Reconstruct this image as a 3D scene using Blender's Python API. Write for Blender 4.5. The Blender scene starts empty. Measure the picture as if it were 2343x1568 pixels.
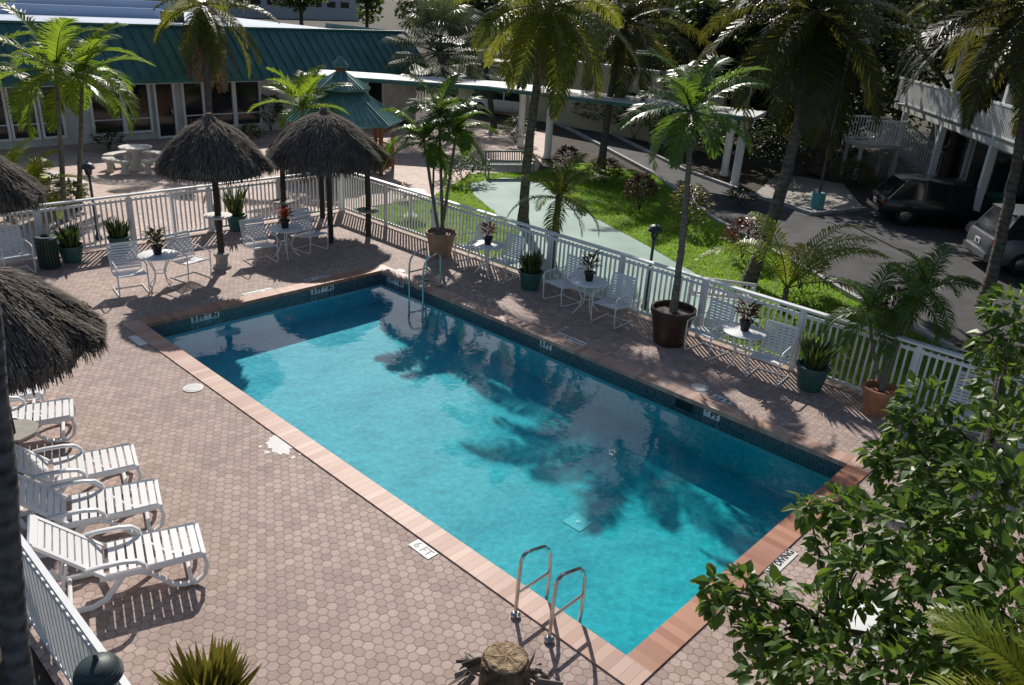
import bpy, math, random
from mathutils import Vector, Matrix
random.seed(11)
C=bpy.context; SC=C.scene; COL=SC.collection
R=math.radians; PI=math.pi; U=random.uniform
# ------------------------------------------------------------------ camera calibration
F=1817.0; CX=1171.5; CY=784.0; H=5.9
def cdir(px,py): return Vector(((px-CX)/F,-(py-CY)/F,-1.0))
AX=cdir(3021,126).normalized(); AY=cdir(-940,-131); AY=(AY-AX*AY.dot(AX)).normalized(); AZ=AX.cross(AY)
ROT=Matrix((AX,AY,AZ))
CAMP=Vector((0,0,H))
def P(px,py,depth): return CAMP+ROT@(cdir(px,py)*depth)
def G(px,py,z=0.0):
    d=ROT@cdir(px,py); t=(z-H)/d.z; return CAMP+d*t
def onY(px,py,Y):
    d=ROT@cdir(px,py); return CAMP+d*(Y/d.y)
def onX(px,py,X):
    d=ROT@cdir(px,py); return CAMP+d*(X/d.x)
def depth(p):
    return -(ROT.transposed()@(Vector(p)-CAMP)).z
def ztop(x,y,py):
    a=AX.y*x+AY.y*y; c=AX.z*x+AY.z*y; k=(CY-py)/F
    return H-(a+k*c)/(AZ.y+k*AZ.z)
cam=bpy.data.cameras.new('camera'); co=bpy.data.objects.new('camera',cam); COL.objects.link(co)
m4=ROT.to_4x4(); m4.translation=CAMP; co.matrix_world=m4
cam.sensor_width=36; cam.lens=F/2343*36; cam.clip_end=3000; cam.clip_start=.05
SC.camera=co
# ------------------------------------------------------------------ light
SUNH=Vector((.63,.777)).normalized(); EL=R(36)
w=bpy.data.worlds.new('World'); SC.world=w; w.use_nodes=True
nt=w.node_tree; bg=nt.nodes['Background']; sk=nt.nodes.new('ShaderNodeTexSky'); sk.sky_type='NISHITA'; sk.sun_disc=False
sk.sun_elevation=EL; sk.sun_rotation=math.atan2(SUNH.x,SUNH.y)
nt.links.new(sk.outputs[0],bg.inputs[0]); bg.inputs[1].default_value=.082
sl=bpy.data.lights.new('sun','SUN'); sl.energy=5.0; sl.angle=R(.5); sl.color=(1,.94,.85)
so=bpy.data.objects.new('sun',sl); COL.objects.link(so)
so.rotation_euler=Vector((-SUNH.x*math.cos(EL),-SUNH.y*math.cos(EL),-math.sin(EL))).to_track_quat('-Z','Y').to_euler()
SC.view_settings.view_transform='Standard'; SC.view_settings.look='None'
# ------------------------------------------------------------------ materials
def base(name):
    m=bpy.data.materials.new(name); m.use_nodes=True; n=m.node_tree.nodes; l=m.node_tree.links
    return m,n,l,n['Principled BSDF']
def rgb(c,k=1): return (min(c[0]*k,1),min(c[1]*k,1),min(c[2]*k,1),1)
def mixc(n,l,fac,a,b):
    x=n.new('ShaderNodeMix'); x.data_type='RGBA'
    if fac is not None: l.new(fac,x.inputs[0])
    for s,v in ((6,a),(7,b)):
        if isinstance(v,tuple): x.inputs[s].default_value=v
        else: l.new(v,x.inputs[s])
    return x.outputs[2]
def math_(n,l,op,a,b=None,c=None):
    x=n.new('ShaderNodeMath'); x.operation=op
    for i,v in enumerate((a,b,c)):
        if v is None: continue
        if isinstance(v,(int,float)): x.inputs[i].default_value=v
        else: l.new(v,x.inputs[i])
    return x.outputs[0]
def noise(n,l,scale,detail=4,vec=None,stretch=None):
    t=n.new('ShaderNodeTexNoise'); t.inputs['Scale'].default_value=scale; t.inputs['Detail'].default_value=detail
    if vec is None:
        tc=n.new('ShaderNodeTexCoord'); vec=tc.outputs['Object']
    if stretch:
        mp=n.new('ShaderNodeMapping'); mp.inputs['Scale'].default_value=stretch; l.new(vec,mp.inputs[0]); vec=mp.outputs[0]
    l.new(vec,t.inputs['Vector']); return t.outputs[0]
def ramp(n,l,v,a,b):
    x=n.new('ShaderNodeMapRange'); l.new(v,x.inputs[0]); x.inputs[1].default_value=a; x.inputs[2].default_value=b; return x.outputs[0]
def bump(n,l,b,h,strength,dist=.02):
    x=n.new('ShaderNodeBump'); x.inputs['Strength'].default_value=strength; x.inputs['Distance'].default_value=dist
    l.new(h,x.inputs['Height']); l.new(x.outputs[0],b.inputs['Normal'])
def M(name,col,rough=.6,var=.2,scale=4,bmp=0,metal=0,spec=.4,isl=False,col2=None,stretch=None):
    m,n,l,b=base(name)
    nv=noise(n,l,scale,5,stretch=stretch); f=ramp(n,l,nv,.3,.7)
    if isl:
        g=n.new('ShaderNodeNewGeometry'); f=math_(n,l,'MULTIPLY_ADD',g.outputs['Random Per Island'],.7,math_(n,l,'MULTIPLY',f,.3))
    c=mixc(n,l,f,rgb(col,1-var),rgb(col2 or col,1+var)); l.new(c,b.inputs['Base Color'])
    b.inputs['Roughness'].default_value=rough; b.inputs['Metallic'].default_value=metal; b.inputs['Specular IOR Level'].default_value=spec
    if bmp: bump(n,l,b,noise(n,l,scale*4,4,stretch=stretch),bmp)
    return m
def leaf_mat(name,col,col2,trans,tcol,rough=.4,spec=.4):
    m,n,l,b=base(name)
    g=n.new('ShaderNodeNewGeometry'); nv=noise(n,l,1.2,3)
    f=math_(n,l,'MULTIPLY_ADD',g.outputs['Random Per Island'],.6,math_(n,l,'MULTIPLY',ramp(n,l,nv,.3,.7),.4))
    l.new(mixc(n,l,f,rgb(col),rgb(col2)),b.inputs['Base Color']); b.inputs['Roughness'].default_value=rough; b.inputs['Specular IOR Level'].default_value=spec
    t=n.new('ShaderNodeBsdfTranslucent'); l.new(mixc(n,l,f,rgb(tcol,.7),rgb(tcol,1.2)),t.inputs[0])
    mx=n.new('ShaderNodeMixShader'); mx.inputs[0].default_value=trans; l.new(b.outputs[0],mx.inputs[1]); l.new(t.outputs[0],mx.inputs[2])
    l.new(mx.outputs[0],n['Material Output'].inputs[0]); return m
def grid_mat(name,axes,gap,ca,cb,mort,rough=.5,bmp=.4,spec=.4,stain=.25):
    m,n,l,b=base(name)
    tc=n.new('ShaderNodeTexCoord'); sp=n.new('ShaderNodeSeparateXYZ'); l.new(tc.outputs['Object'],sp.inputs[0])
    mask=None; ids=[]
    for a,s in axes.items():
        q=math_(n,l,'DIVIDE',sp.outputs[a],s); fr=math_(n,l,'FRACT',math_(n,l,'ADD',q,1000)); ids.append(math_(n,l,'FLOOR',math_(n,l,'ADD',q,1000)))
        e=math_(n,l,'LESS_THAN',math_(n,l,'MULTIPLY',math_(n,l,'SUBTRACT',.5,math_(n,l,'ABSOLUTE',math_(n,l,'SUBTRACT',fr,.5))),s),gap/2)
        mask=e if mask is None else math_(n,l,'MAXIMUM',mask,e)
    cb_=n.new('ShaderNodeCombineXYZ')
    for i,d in enumerate(ids): l.new(d,cb_.inputs[i])
    wn=n.new('ShaderNodeTexWhiteNoise'); l.new(cb_.outputs[0],wn.inputs['Vector'])
    c=mixc(n,l,wn.outputs['Value'],rgb(ca),rgb(cb))
    c=mixc(n,l,mask,c,rgb(mort))
    st=ramp(n,l,noise(n,l,.9,6),.35,.7)
    c=mixc(n,l,math_(n,l,'MULTIPLY',st,stain),c,rgb(mort,.8)); l.new(c,b.inputs['Base Color'])
    b.inputs['Roughness'].default_value=rough; b.inputs['Specular IOR Level'].default_value=spec
    bump(n,l,b,math_(n,l,'SUBTRACT',math_(n,l,'MULTIPLY',noise(n,l,30,3),.3),mask),bmp,.006)
    return m
def hex_mat(name,size,ca,cb,mort,rough=.75):
    m,n,l,b=base(name)
    tc=n.new('ShaderNodeTexCoord'); mp=n.new('ShaderNodeMapping'); mp.inputs['Scale'].default_value=(1/size,1/size,0); mp.inputs['Location'].default_value=(200,200,0)
    l.new(tc.outputs['Object'],mp.inputs[0])
    nz=n.new('ShaderNodeTexNoise'); nz.inputs['Scale'].default_value=3; l.new(mp.outputs[0],nz.inputs['Vector'])
    def vm(op,a,b_=None,c_=None):
        x=n.new('ShaderNodeVectorMath'); x.operation=op
        for i,v in enumerate((a,b_,c_)):
            if v is None: continue
            if isinstance(v,tuple): x.inputs[i].default_value=v
            else: l.new(v,x.inputs[i])
        return x
    jit=vm('SCALE',vm('SUBTRACT',nz.outputs['Color'],(.5,.5,.5)).outputs[0]); jit.inputs['Scale'].default_value=.28
    p=vm('MULTIPLY',vm('ADD',mp.outputs[0],jit.outputs[0]).outputs[0],(1,1,0)).outputs[0]
    S=(1,1.7320508,1); hs=(.5,.8660254,.5)
    a=vm('SUBTRACT',vm('WRAP',p,S,(0,0,0)).outputs[0],hs).outputs[0]
    bb=vm('SUBTRACT',vm('WRAP',vm('SUBTRACT',p,hs).outputs[0],S,(0,0,0)).outputs[0],hs).outputs[0]
    a=vm('MULTIPLY',a,(1,1,0)).outputs[0]; bb=vm('MULTIPLY',bb,(1,1,0)).outputs[0]
    lt=math_(n,l,'LESS_THAN',vm('DOT_PRODUCT',a,a).outputs['Value'],vm('DOT_PRODUCT',bb,bb).outputs['Value'])
    mx=n.new('ShaderNodeMix'); mx.data_type='VECTOR'; l.new(lt,mx.inputs[0]); l.new(bb,mx.inputs[4]); l.new(a,mx.inputs[5]); gv=mx.outputs[1]
    ab=vm('ABSOLUTE',gv).outputs[0]; s=n.new('ShaderNodeSeparateXYZ'); l.new(ab,s.inputs[0])
    d=math_(n,l,'MAXIMUM',s.outputs[0],math_(n,l,'MULTIPLY_ADD',s.outputs[0],.5,math_(n,l,'MULTIPLY',s.outputs[1],.866)))
    ln=vm('LENGTH',gv).outputs['Value']
    d=math_(n,l,'MAXIMUM',d,math_(n,l,'SUBTRACT',ln,.05))
    mask=ramp(n,l,d,.4,.5)
    idv=vm('SNAP',vm('ADD',vm('SUBTRACT',p,gv).outputs[0],(.1,.1,0)).outputs[0],(.25,.4330127,1)).outputs[0]
    wn=n.new('ShaderNodeTexWhiteNoise'); l.new(idv,wn.inputs['Vector'])
    c=mixc(n,l,wn.outputs['Value'],rgb(ca),rgb(cb))
    c=mixc(n,l,math_(n,l,'MULTIPLY',ramp(n,l,noise(n,l,70,4),.3,.7),.45),c,rgb(cb,.6))
    c=mixc(n,l,math_(n,l,'MULTIPLY',mask,.8),c,rgb(mort))
    c=mixc(n,l,math_(n,l,'MULTIPLY',ramp(n,l,noise(n,l,.5,6),.4,.75),.4),c,rgb(mort,1.15))
    c=mixc(n,l,math_(n,l,'MULTIPLY',ramp(n,l,noise(n,l,2.3,6),.52,.72),.35),c,rgb(mort,1.0))
    l.new(c,b.inputs['Base Color']); b.inputs['Roughness'].default_value=rough; b.inputs['Specular IOR Level'].default_value=.35
    hh=math_(n,l,'SUBTRACT',math_(n,l,'MULTIPLY',noise(n,l,90,3),.25),mask)
    bump(n,l,b,hh,.5,.006); return m
def trunk_mat(name,ca,cb,ring):
    m,n,l,b=base(name)
    tc=n.new('ShaderNodeTexCoord'); wv=n.new('ShaderNodeTexWave'); wv.bands_direction='Z'; wv.inputs['Scale'].default_value=ring; wv.inputs['Distortion'].default_value=4.5; wv.inputs['Detail'].default_value=4; wv.inputs['Detail Scale'].default_value=2.5
    l.new(tc.outputs['Object'],wv.inputs['Vector']); nv=ramp(n,l,noise(n,l,9,6),.3,.7)
    f=math_(n,l,'MULTIPLY_ADD',wv.outputs['Fac'],.3,math_(n,l,'MULTIPLY',nv,.6))
    l.new(mixc(n,l,f,rgb(ca),rgb(cb)),b.inputs['Base Color']); b.inputs['Roughness'].default_value=.9; b.inputs['Specular IOR Level'].default_value=.2
    bump(n,l,b,math_(n,l,'ADD',wv.outputs['Fac'],nv),.35,.02); return m
white=M('white_paint',(.8,.81,.82),.45,.06,3)
plastic=M('white_resin',(.8,.8,.8),.35,.04,2)
offwhite=M('weathered_white',(.62,.62,.6),.65,.14,2)
steel=M('stainless',(.62,.6,.57),.2,.06,8,metal=1)
dgreen=M('dark_green_paint',(.02,.05,.045),.45,.25,5)
lampgrey=M('dark_grey_green_paint',(.035,.055,.058),.5,.3,8)
potgreen=M('glazed_green',(.035,.11,.1),.45,.3,6)
teal_metal=M('teal_metal_roof',(.045,.15,.14),.5,.22,1.2,bmp=.05)
teal_light=M('patina_green',(.13,.29,.27),.4,.3,2.5)
terracotta=M('terracotta',(.42,.19,.1),.75,.25,6,bmp=.15)
terrabeige=M('pale_terracotta',(.34,.22,.15),.8,.25,6,bmp=.15)
potbrown=M('brown_ceramic',(.06,.028,.02),.4,.3,5)
wood=M('stained_timber',(.28,.11,.045),.6,.3,3,stretch=(8,8,.6))
darkpost=M('dark_timber_post',(.055,.042,.033),.85,.35,4,bmp=.4,stretch=(6,6,.6))
thatch_m=M('dry_thatch',(.135,.115,.098),.9,.72,5,isl=True,spec=.2)
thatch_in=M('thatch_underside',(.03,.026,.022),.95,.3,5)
straw=M('dead_straw',(.24,.165,.1),.85,.6,5,isl=True)
debris_m=M('grey_dead_leaf',(.2,.165,.135),.85,.7,5,isl=True)
stump_m=M('weathered_stump',(.17,.11,.062),.95,.75,22,bmp=1)
stump_top=M('cut_stump_face',(.34,.24,.15),.95,.6,30,bmp=.8)
concrete=M('cast_concrete',(.36,.34,.3),.85,.15,6,bmp=.2)
speck=M('pale_terrazzo',(.55,.53,.48),.6,.12,40)
asphalt=M('asphalt',(.07,.07,.076),.9,.3,1.2,bmp=.2)
kerbm=M('kerb_concrete',(.4,.4,.4),.85,.25,3)
mint=M('mint_painted_concrete',(.27,.4,.35),.75,.16,.8,bmp=.05)
lawn_m=M('lawn_base',(.09,.19,.014),.9,.45,1.6,col2=(.14,.23,.022),bmp=.5)
grass_m=leaf_mat('grass_blades',(.09,.21,.012),(.17,.3,.022),.5,(.34,.58,.035),.5)
earth=M('mulch_earth',(.05,.04,.03),.95,.4,2,bmp=.5)
gravel_m=M('pale_gravel',(.36,.33,.29),.9,.45,14,bmp=.5)
glass_d=M('dark_window_glass',(.012,.014,.016),.08,.2,1,spec=.6)
roofmem=M('pale_roof_membrane',(.5,.56,.66),.8,.12,.6)  # white roof with the blue of the skylight put into its colour
yellow=M('cream_stucco',(.5,.45,.3),.85,.1,1)
black=M('black_trim',(.012,.012,.013),.5,.2,5)
mark_w=M('marker_white',(.7,.7,.68),.45,.12,8)
mark_k=M('marker_black',(.015,.015,.018),.5,.1,8)
palm_l=leaf_mat('coconut_leaflet',(.03,.06,.012),(.1,.13,.022),.42,(.28,.29,.035),.4)
palm_dk=leaf_mat('dark_coconut_leaflet',(.015,.028,.01),(.055,.07,.02),.33,(.18,.175,.025),.38)
areca_l=leaf_mat('bright_palm_leaflet',(.03,.085,.012),(.09,.17,.02),.45,(.32,.46,.035),.38)
areca_y=leaf_mat('yellow_palm_leaflet',(.09,.15,.015),(.2,.24,.025),.45,(.46,.5,.04),.4)
potpalm_l=leaf_mat('potted_palm_leaflet',(.025,.07,.014),(.075,.14,.022),.38,(.2,.34,.035),.35,.5)
fan_l=leaf_mat('fan_palm_leaf',(.04,.07,.042),(.1,.135,.085),.3,(.15,.19,.07),.45)
broad_l=leaf_mat('glossy_broad_leaf',(.028,.07,.014),(.095,.16,.036),.3,(.24,.39,.045),.42,.4)
dark_l=leaf_mat('dark_tree_leaf',(.01,.02,.006),(.035,.055,.014),.25,(.09,.13,.02),.5)
mid_l=leaf_mat('mid_green_leaf',(.02,.045,.01),(.06,.09,.02),.3,(.15,.22,.03),.5)
red_l=leaf_mat('maroon_leaf',(.05,.016,.014),(.15,.045,.03),.25,(.28,.08,.035),.4)
yel_l=leaf_mat('variegated_leaf',(.05,.06,.012),(.2,.17,.03),.3,(.35,.32,.04),.4)
snake_l=leaf_mat('snake_plant_leaf',(.025,.055,.02),(.1,.13,.03),.15,(.15,.25,.04),.4)
redfl=leaf_mat('red_bract',(.35,.03,.015),(.5,.08,.03),.3,(.6,.1,.03),.5)
bark=M('brown_bark',(.09,.065,.045),.9,.35,5,bmp=.5)
palm_t=trunk_mat('palm_trunk',(.05,.042,.035),(.2,.175,.145),2.2)
palm_t2=trunk_mat('slender_palm_trunk',(.12,.105,.075),(.28,.25,.19),4)
palm_t3=trunk_mat('near_palm_trunk',(.03,.028,.027),(.2,.19,.18),3.0)
deck_m=hex_mat('rounded_pavers',.116,(.365,.265,.23),(.57,.435,.385),(.2,.15,.13))
brick_m=grid_mat('patio_pavers',{'X':.22,'Y':.11},.012,(.53,.38,.33),(.68,.54,.47),(.32,.24,.2),.75,.3)
cop_y=grid_mat('coping_bricks_long',{'Y':.115},.008,(.4,.21,.15),(.6,.4,.32),(.38,.29,.24),.55,.4,.4)
cop_x=grid_mat('coping_bricks_short',{'X':.115},.008,(.33,.12,.065),(.5,.24,.15),(.32,.22,.17),.55,.4,.4)
tile_x=grid_mat('pool_tiles_across',{'X':.055,'Z':.055},.006,(.022,.04,.055),(.07,.1,.125),(.2,.22,.23),.25,.3,.5,.1)
tile_y=grid_mat('pool_tiles_along',{'Y':.055,'Z':.055},.006,(.022,.04,.055),(.07,.1,.125),(.2,.22,.23),.25,.3,.5,.1)
X0,X1,Y0,Y1=5.35,10.84,3.07,14.15
# pool plaster and water
plaster,n,l,b=base('pool_plaster')
tc=n.new('ShaderNodeTexCoord'); sp=n.new('ShaderNodeSeparateXYZ'); l.new(tc.outputs['Object'],sp.inputs[0])
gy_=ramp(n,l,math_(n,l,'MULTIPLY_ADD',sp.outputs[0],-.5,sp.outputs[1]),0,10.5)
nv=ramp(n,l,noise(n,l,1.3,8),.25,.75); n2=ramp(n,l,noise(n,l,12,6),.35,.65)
f=math_(n,l,'MULTIPLY_ADD',nv,.55,math_(n,l,'MULTIPLY',n2,.45))  # mottling painted into the plaster in place of caustic light
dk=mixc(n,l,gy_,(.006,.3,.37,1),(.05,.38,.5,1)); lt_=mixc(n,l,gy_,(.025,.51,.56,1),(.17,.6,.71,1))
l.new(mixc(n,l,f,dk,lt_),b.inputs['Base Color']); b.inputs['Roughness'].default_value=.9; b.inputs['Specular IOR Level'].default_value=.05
bump(n,l,b,math_(n,l,'ADD',noise(n,l,2.6,3),math_(n,l,'MULTIPLY',noise(n,l,8,3),.3)),.34,.12)
water_m,n,l,b=base('pool_water'); n.remove(b)
tr=n.new('ShaderNodeBsdfTransparent'); tr.inputs[0].default_value=(.9,.98,.99,1)
gl=n.new('ShaderNodeBsdfGlossy'); gl.inputs['Roughness'].default_value=.0
bp=n.new('ShaderNodeBump'); bp.inputs['Strength'].default_value=.13; bp.inputs['Distance'].default_value=.03
h1=noise(n,l,2.6,2); h2=noise(n,l,11,2)
l.new(math_(n,l,'MULTIPLY_ADD',h2,.2,h1),bp.inputs['Height']); l.new(bp.outputs[0],gl.inputs['Normal'])
ge=n.new('ShaderNodeNewGeometry'); dt=n.new('ShaderNodeVectorMath'); dt.operation='DOT_PRODUCT'; l.new(ge.outputs['Incoming'],dt.inputs[0]); l.new(bp.outputs[0],dt.inputs[1])
ca=math_(n,l,'SUBTRACT',1,math_(n,l,'ABSOLUTE',dt.outputs['Value'])); fz=math_(n,l,'MULTIPLY_ADD',math_(n,l,'POWER',ca,4.2),.97,.03)
mx=n.new('ShaderNodeMixShader'); l.new(fz,mx.inputs[0]); l.new(tr.outputs[0],mx.inputs[1]); l.new(gl.outputs[0],mx.inputs[2]); l.new(mx.outputs[0],n['Material Output'].inputs[0])
# ------------------------------------------------------------------ mesh builder
class MB:
    def __init__(s): s.v=[]; s.f=[]
    def add(s,vs,fs):
        o=len(s.v); s.v.extend(tuple(v) for v in vs); s.f.extend(tuple(i+o for i in f) for f in fs); return s
    def box(s,c,d,rz=0,rx=0):
        m=Matrix.Translation(c)@Matrix.Rotation(rz,4,'Z')@Matrix.Rotation(rx,4,'X')
        vs=[m@Vector((x*d[0]/2,y*d[1]/2,z*d[2]/2)) for z in (-1,1) for x,y in ((-1,-1),(1,-1),(1,1),(-1,1))]
        return s.add(vs,[(3,2,1,0),(4,5,6,7),(0,1,5,4),(1,2,6,5),(2,3,7,6),(3,0,4,7)])
    def bar(s,a,b,w,h,up=(0,0,1)):
        a=Vector(a); b=Vector(b); t=(b-a).normalized(); u=Vector(up)
        if abs(t.dot(u))>.98: u=Vector((0,1,0))
        x=t.cross(u).normalized(); y=x.cross(t)
        vs=[p+x*(i*w/2)+y*(j*h/2) for p in (a,b) for i,j in ((-1,-1),(1,-1),(1,1),(-1,1))]
        return s.add(vs,[(3,2,1,0),(4,5,6,7),(0,1,5,4),(1,2,6,5),(2,3,7,6),(3,0,4,7)])
    def tube(s,pts,r,n=8,cap=True,flat=1.0):
        pts=[Vector(p) for p in pts]; N=len(pts); rs=r if isinstance(r,(list,tuple)) else [r]*N
        vs=[]; x=None
        for i,p in enumerate(pts):
            t=(pts[min(i+1,N-1)]-pts[max(i-1,0)]).normalized()
            if x is None:
                u=Vector((0,0,1)) if abs(t.z)<.9 else Vector((1,0,0)); x=t.cross(u).normalized()
            else: x=(x-t*x.dot(t)).normalized()
            y=t.cross(x)
            for k in range(n):
                a=2*PI*k/n; vs.append(p+(x*math.cos(a)*flat+y*math.sin(a))*rs[i])
        fs=[(i*n+k,i*n+(k+1)%n,(i+1)*n+(k+1)%n,(i+1)*n+k) for i in range(N-1) for k in range(n)]
        if cap: fs+=[tuple(range(n-1,-1,-1)),tuple((N-1)*n+k for k in range(n))]
        return s.add(vs,fs)
    def lathe(s,prof,n=24,c=(0,0,0),cap=True):
        c=Vector(c); vs=[]
        for r,z in prof:
            for k in range(n):
                a=2*PI*k/n; vs.append(c+Vector((r*math.cos(a),r*math.sin(a),z)))
        N=len(prof); fs=[(i*n+k,i*n+(k+1)%n,(i+1)*n+(k+1)%n,(i+1)*n+k) for i in range(N-1) for k in range(n)]
        if cap: fs+=[tuple(range(n-1,-1,-1)),tuple((N-1)*n+k for k in range(n))]
        return s.add(vs,fs)
    def prism(s,poly,z0,z1):
        N=len(poly); vs=[(p[0],p[1],z0) for p in poly]+[(p[0],p[1],z1) for p in poly]
        return s.add(vs,[tuple(range(N-1,-1,-1)),tuple(range(N,2*N))]+[(i,(i+1)%N,N+(i+1)%N,N+i) for i in range(N)])
    def sheet(s,poly,z):
        return s.add([(p[0],p[1],z) for p in poly],[tuple(range(len(poly)))])
    def build(s,name,mat,par=None,smooth=True,loc=None):
        me=bpy.data.meshes.new(name); me.from_pydata(s.v,[],s.f); me.update()
        if mat: me.materials.append(mat)
        if smooth and len(me.polygons):
            me.polygons.foreach_set('use_smooth',[True]*len(me.polygons)); me.set_sharp_from_angle(angle=R(38))
        o=bpy.data.objects.new(name,me); COL.objects.link(o)
        if par: o.parent=par
        if loc: o.location=loc
        return o
def tag(o,label,cat,group=None,kind=None):
    if label: o['label']=label
    if cat: o['category']=cat
    if group: o['group']=group
    if kind: o['kind']=kind
    return o
def thing(name,label,cat,loc=(0,0,0),rz=0,group=None):
    o=bpy.data.objects.new(name,None); COL.objects.link(o); o.location=loc; o.rotation_euler=(0,0,rz); o.empty_display_size=.2
    return tag(o,label,cat,group)
def struct(name,mb,mat,smooth=False): return tag(mb.build(name,mat,None,smooth),None,None,None,'structure')
def dup(root,loc,rz,label,group=None):
    r=root.copy(); COL.objects.link(r); r.location=loc; r.rotation_euler=(0,0,rz); r['label']=label
    if group: r['group']=group
    for ch in list(root.children):
        c=ch.copy(); COL.objects.link(c); c.parent=r
        for g in list(ch.children):
            d=g.copy(); COL.objects.link(d); d.parent=c
    return r
def arc(cx,cz,r,a0,a1,n=6): return [(cx+r*math.cos(R(a0+(a1-a0)*i/n)),cz+r*math.sin(R(a0+(a1-a0)*i/n))) for i in range(n+1)]
# ------------------------------------------------------------------ ground and pool
CW=.28
def ring(mb,ox0,ox1,oy0,oy1,ix0,ix1,iy0,iy1,z):
    mb.sheet([(ox0,oy0),(ix0,oy0),(ix0,oy1),(ox0,oy1)],z); mb.sheet([(ix1,oy0),(ox1,oy0),(ox1,oy1),(ix1,oy1)],z)
    mb.sheet([(ix0,oy0),(ix1,oy0),(ix1,iy0),(ix0,iy0)],z); mb.sheet([(ix0,iy1),(ix1,iy1),(ix1,oy1),(ix0,oy1)],z)
a=MB(); ring(a,-600,700,-300,1200,X0-.15,X1+.15,Y0-.15,Y1+.15,-.03); struct('ground',a,earth)
FX=13.35; FY=19.2; LX=1.36
a=MB(); ring(a,LX-.1,FX+.12,-7,FY+.1,X0-CW,X1+CW,Y0-CW,Y1+CW,0); struct('pool_deck',a,deck_m)
a=MB()
for x in ((X0-CW,X0+.03),(X1-.03,X1+CW)): a.box(((x[0]+x[1])/2,(Y0+Y1)/2,-.02),(x[1]-x[0],Y1-Y0+2*CW,.075))
struct('coping_long_sides',a,cop_y)
a=MB()
for y in ((Y0-CW,Y0+.03),(Y1-.03,Y1+CW)): a.box(((X0+X1)/2,(y[0]+y[1])/2,-.02),(X1-X0-.064,y[1]-y[0],.075))
struct('coping_short_sides',a,cop_x)
ZT=-.34
a=MB()
for y in (Y0,Y1): a.add([(X0,y,-.058),(X1,y,-.058),(X1,y,ZT),(X0,y,ZT)],[(0,1,2,3)])
struct('tile_band_ends',a,tile_x)
a=MB()
for x in (X0,X1): a.add([(x,Y0,-.058),(x,Y1,-.058),(x,Y1,ZT),(x,Y0,ZT)],[(0,1,2,3)])
struct('tile_band_sides',a,tile_y)
ZN,ZF=-.98,-.76
a=MB()
a.add([(X0,Y0,ZT),(X1,Y0,ZT),(X1,Y0,ZN),(X0,Y0,ZN)],[(0,1,2,3)]); a.add([(X0,Y1,ZT),(X1,Y1,ZT),(X1,Y1,ZF),(X0,Y1,ZF)],[(0,1,2,3)])
for x in (X0,X1): a.add([(x,Y0,ZT),(x,Y1,ZT),(x,Y1,ZF),(x,Y0,ZN)],[(0,1,2,3)])
a.add([(X0,Y0,ZN),(X1,Y0,ZN),(X1,Y1,ZF),(X0,Y1,ZF)],[(0,1,2,3)])
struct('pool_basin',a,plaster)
a=MB(); a.sheet([(X0,Y0),(X1,Y0),(X1,Y1),(X0,Y1)],-.185); struct('pool_water',a,water_m)
# outside surfaces
a=MB(); a.sheet([(-25,FY+.1),(FX+.1,FY+.1),G(985,452).xy,G(1075,398).xy,G(1230,392).xy,G(1262,300).xy,(24,33),(-25,33)],-.012); struct('patio_pavement',a,brick_m)
roadL=[G(1225,262),G(1310,300),G(1500,402),G(1640,507),G(1800,595),G(2000,710),G(2160,792),Vector((14.9,-2,0))]
roadR=[Vector((40,-4,0)),G(2343,530),G(2100,425),G(1980,480),G(1860,492),G(1720,447),G(1560,388),G(1330,272)]
lawnpoly=[(FX+.12,-6),(FX+.12,FY-.2),G(985,452).xy,G(1075,398).xy,G(1230,392).xy,G(1340,372).xy]+[p.xy for p in roadL[2:]]
a=MB(); a.sheet(lawnpoly,-.014); struct('lawn',a,lawn_m)
a=MB(); a.sheet([p.xy for p in roadL]+[p.xy for p in roadR],-.018); struct('asphalt_road',a,asphalt)
pathpoly=[G(1075,420),G(1150,406),G(1230,415),G(1360,498),G(1470,556),G(1585,622),Vector((16.1,8.0,0)),Vector((15.2,6.8,0)),Vector((13.6,7.2,0)),Vector((13.6,13.0,0)),G(1190,530),G(1140,492),G(1080,442)]
a=MB(); a.sheet([p.xy for p in pathpoly],-.006); struct('mint_path',a,mint)
a=MB()
for q in (roadL,):
    for i in range(len(q)-1): a.bar((q[i].x,q[i].y,.03),(q[i+1].x,q[i+1].y,.03),.14,.13)
struct('kerb',a,kerbm)
a=MB()
for i in range(3,len(roadR)-1): a.bar((roadR[i].x,roadR[i].y,.03),(roadR[i+1].x,roadR[i+1].y,.03),.14,.13)
struct('far_kerb',a,kerbm)
a=MB(); a.sheet([G(1730,440).xy,G(1860,486).xy,G(1975,474).xy,G(1930,420).xy,G(1780,395).xy],-.016); struct('gravel_bed',a,gravel_m)
def inpoly(x,y,poly):
    r=False; j=len(poly)-1
    for i in range(len(poly)):
        if (poly[i][1]>y)!=(poly[j][1]>y) and x<(poly[j][0]-poly[i][0])*(y-poly[i][1])/(poly[j][1]-poly[i][1])+poly[i][0]: r=not r
        j=i
    return r
a=MB(); pp=[(p.x,p.y) for p in pathpoly]; lp=[(p[0],p[1]) for p in lawnpoly]; cnt=0
while cnt<34000:
    x=U(13.5,28); y=U(0,24)
    if inpoly(x,y,lp) and not inpoly(x,y,pp):
        an=U(0,PI); h=U(.03,.1); wd=U(.008,.018); lx=U(-.05,.05); ly=U(-.05,.05)
        a.add([(x-wd*math.cos(an),y-wd*math.sin(an),-.016),(x+wd*math.cos(an),y+wd*math.sin(an),-.016),(x+lx,y+ly,h)],[(0,1,2)]); cnt+=1
tag(a.build('grass',grass_m,None,False),'short sunlit lawn grass beside the mint path','grass',None,'stuff')
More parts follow.
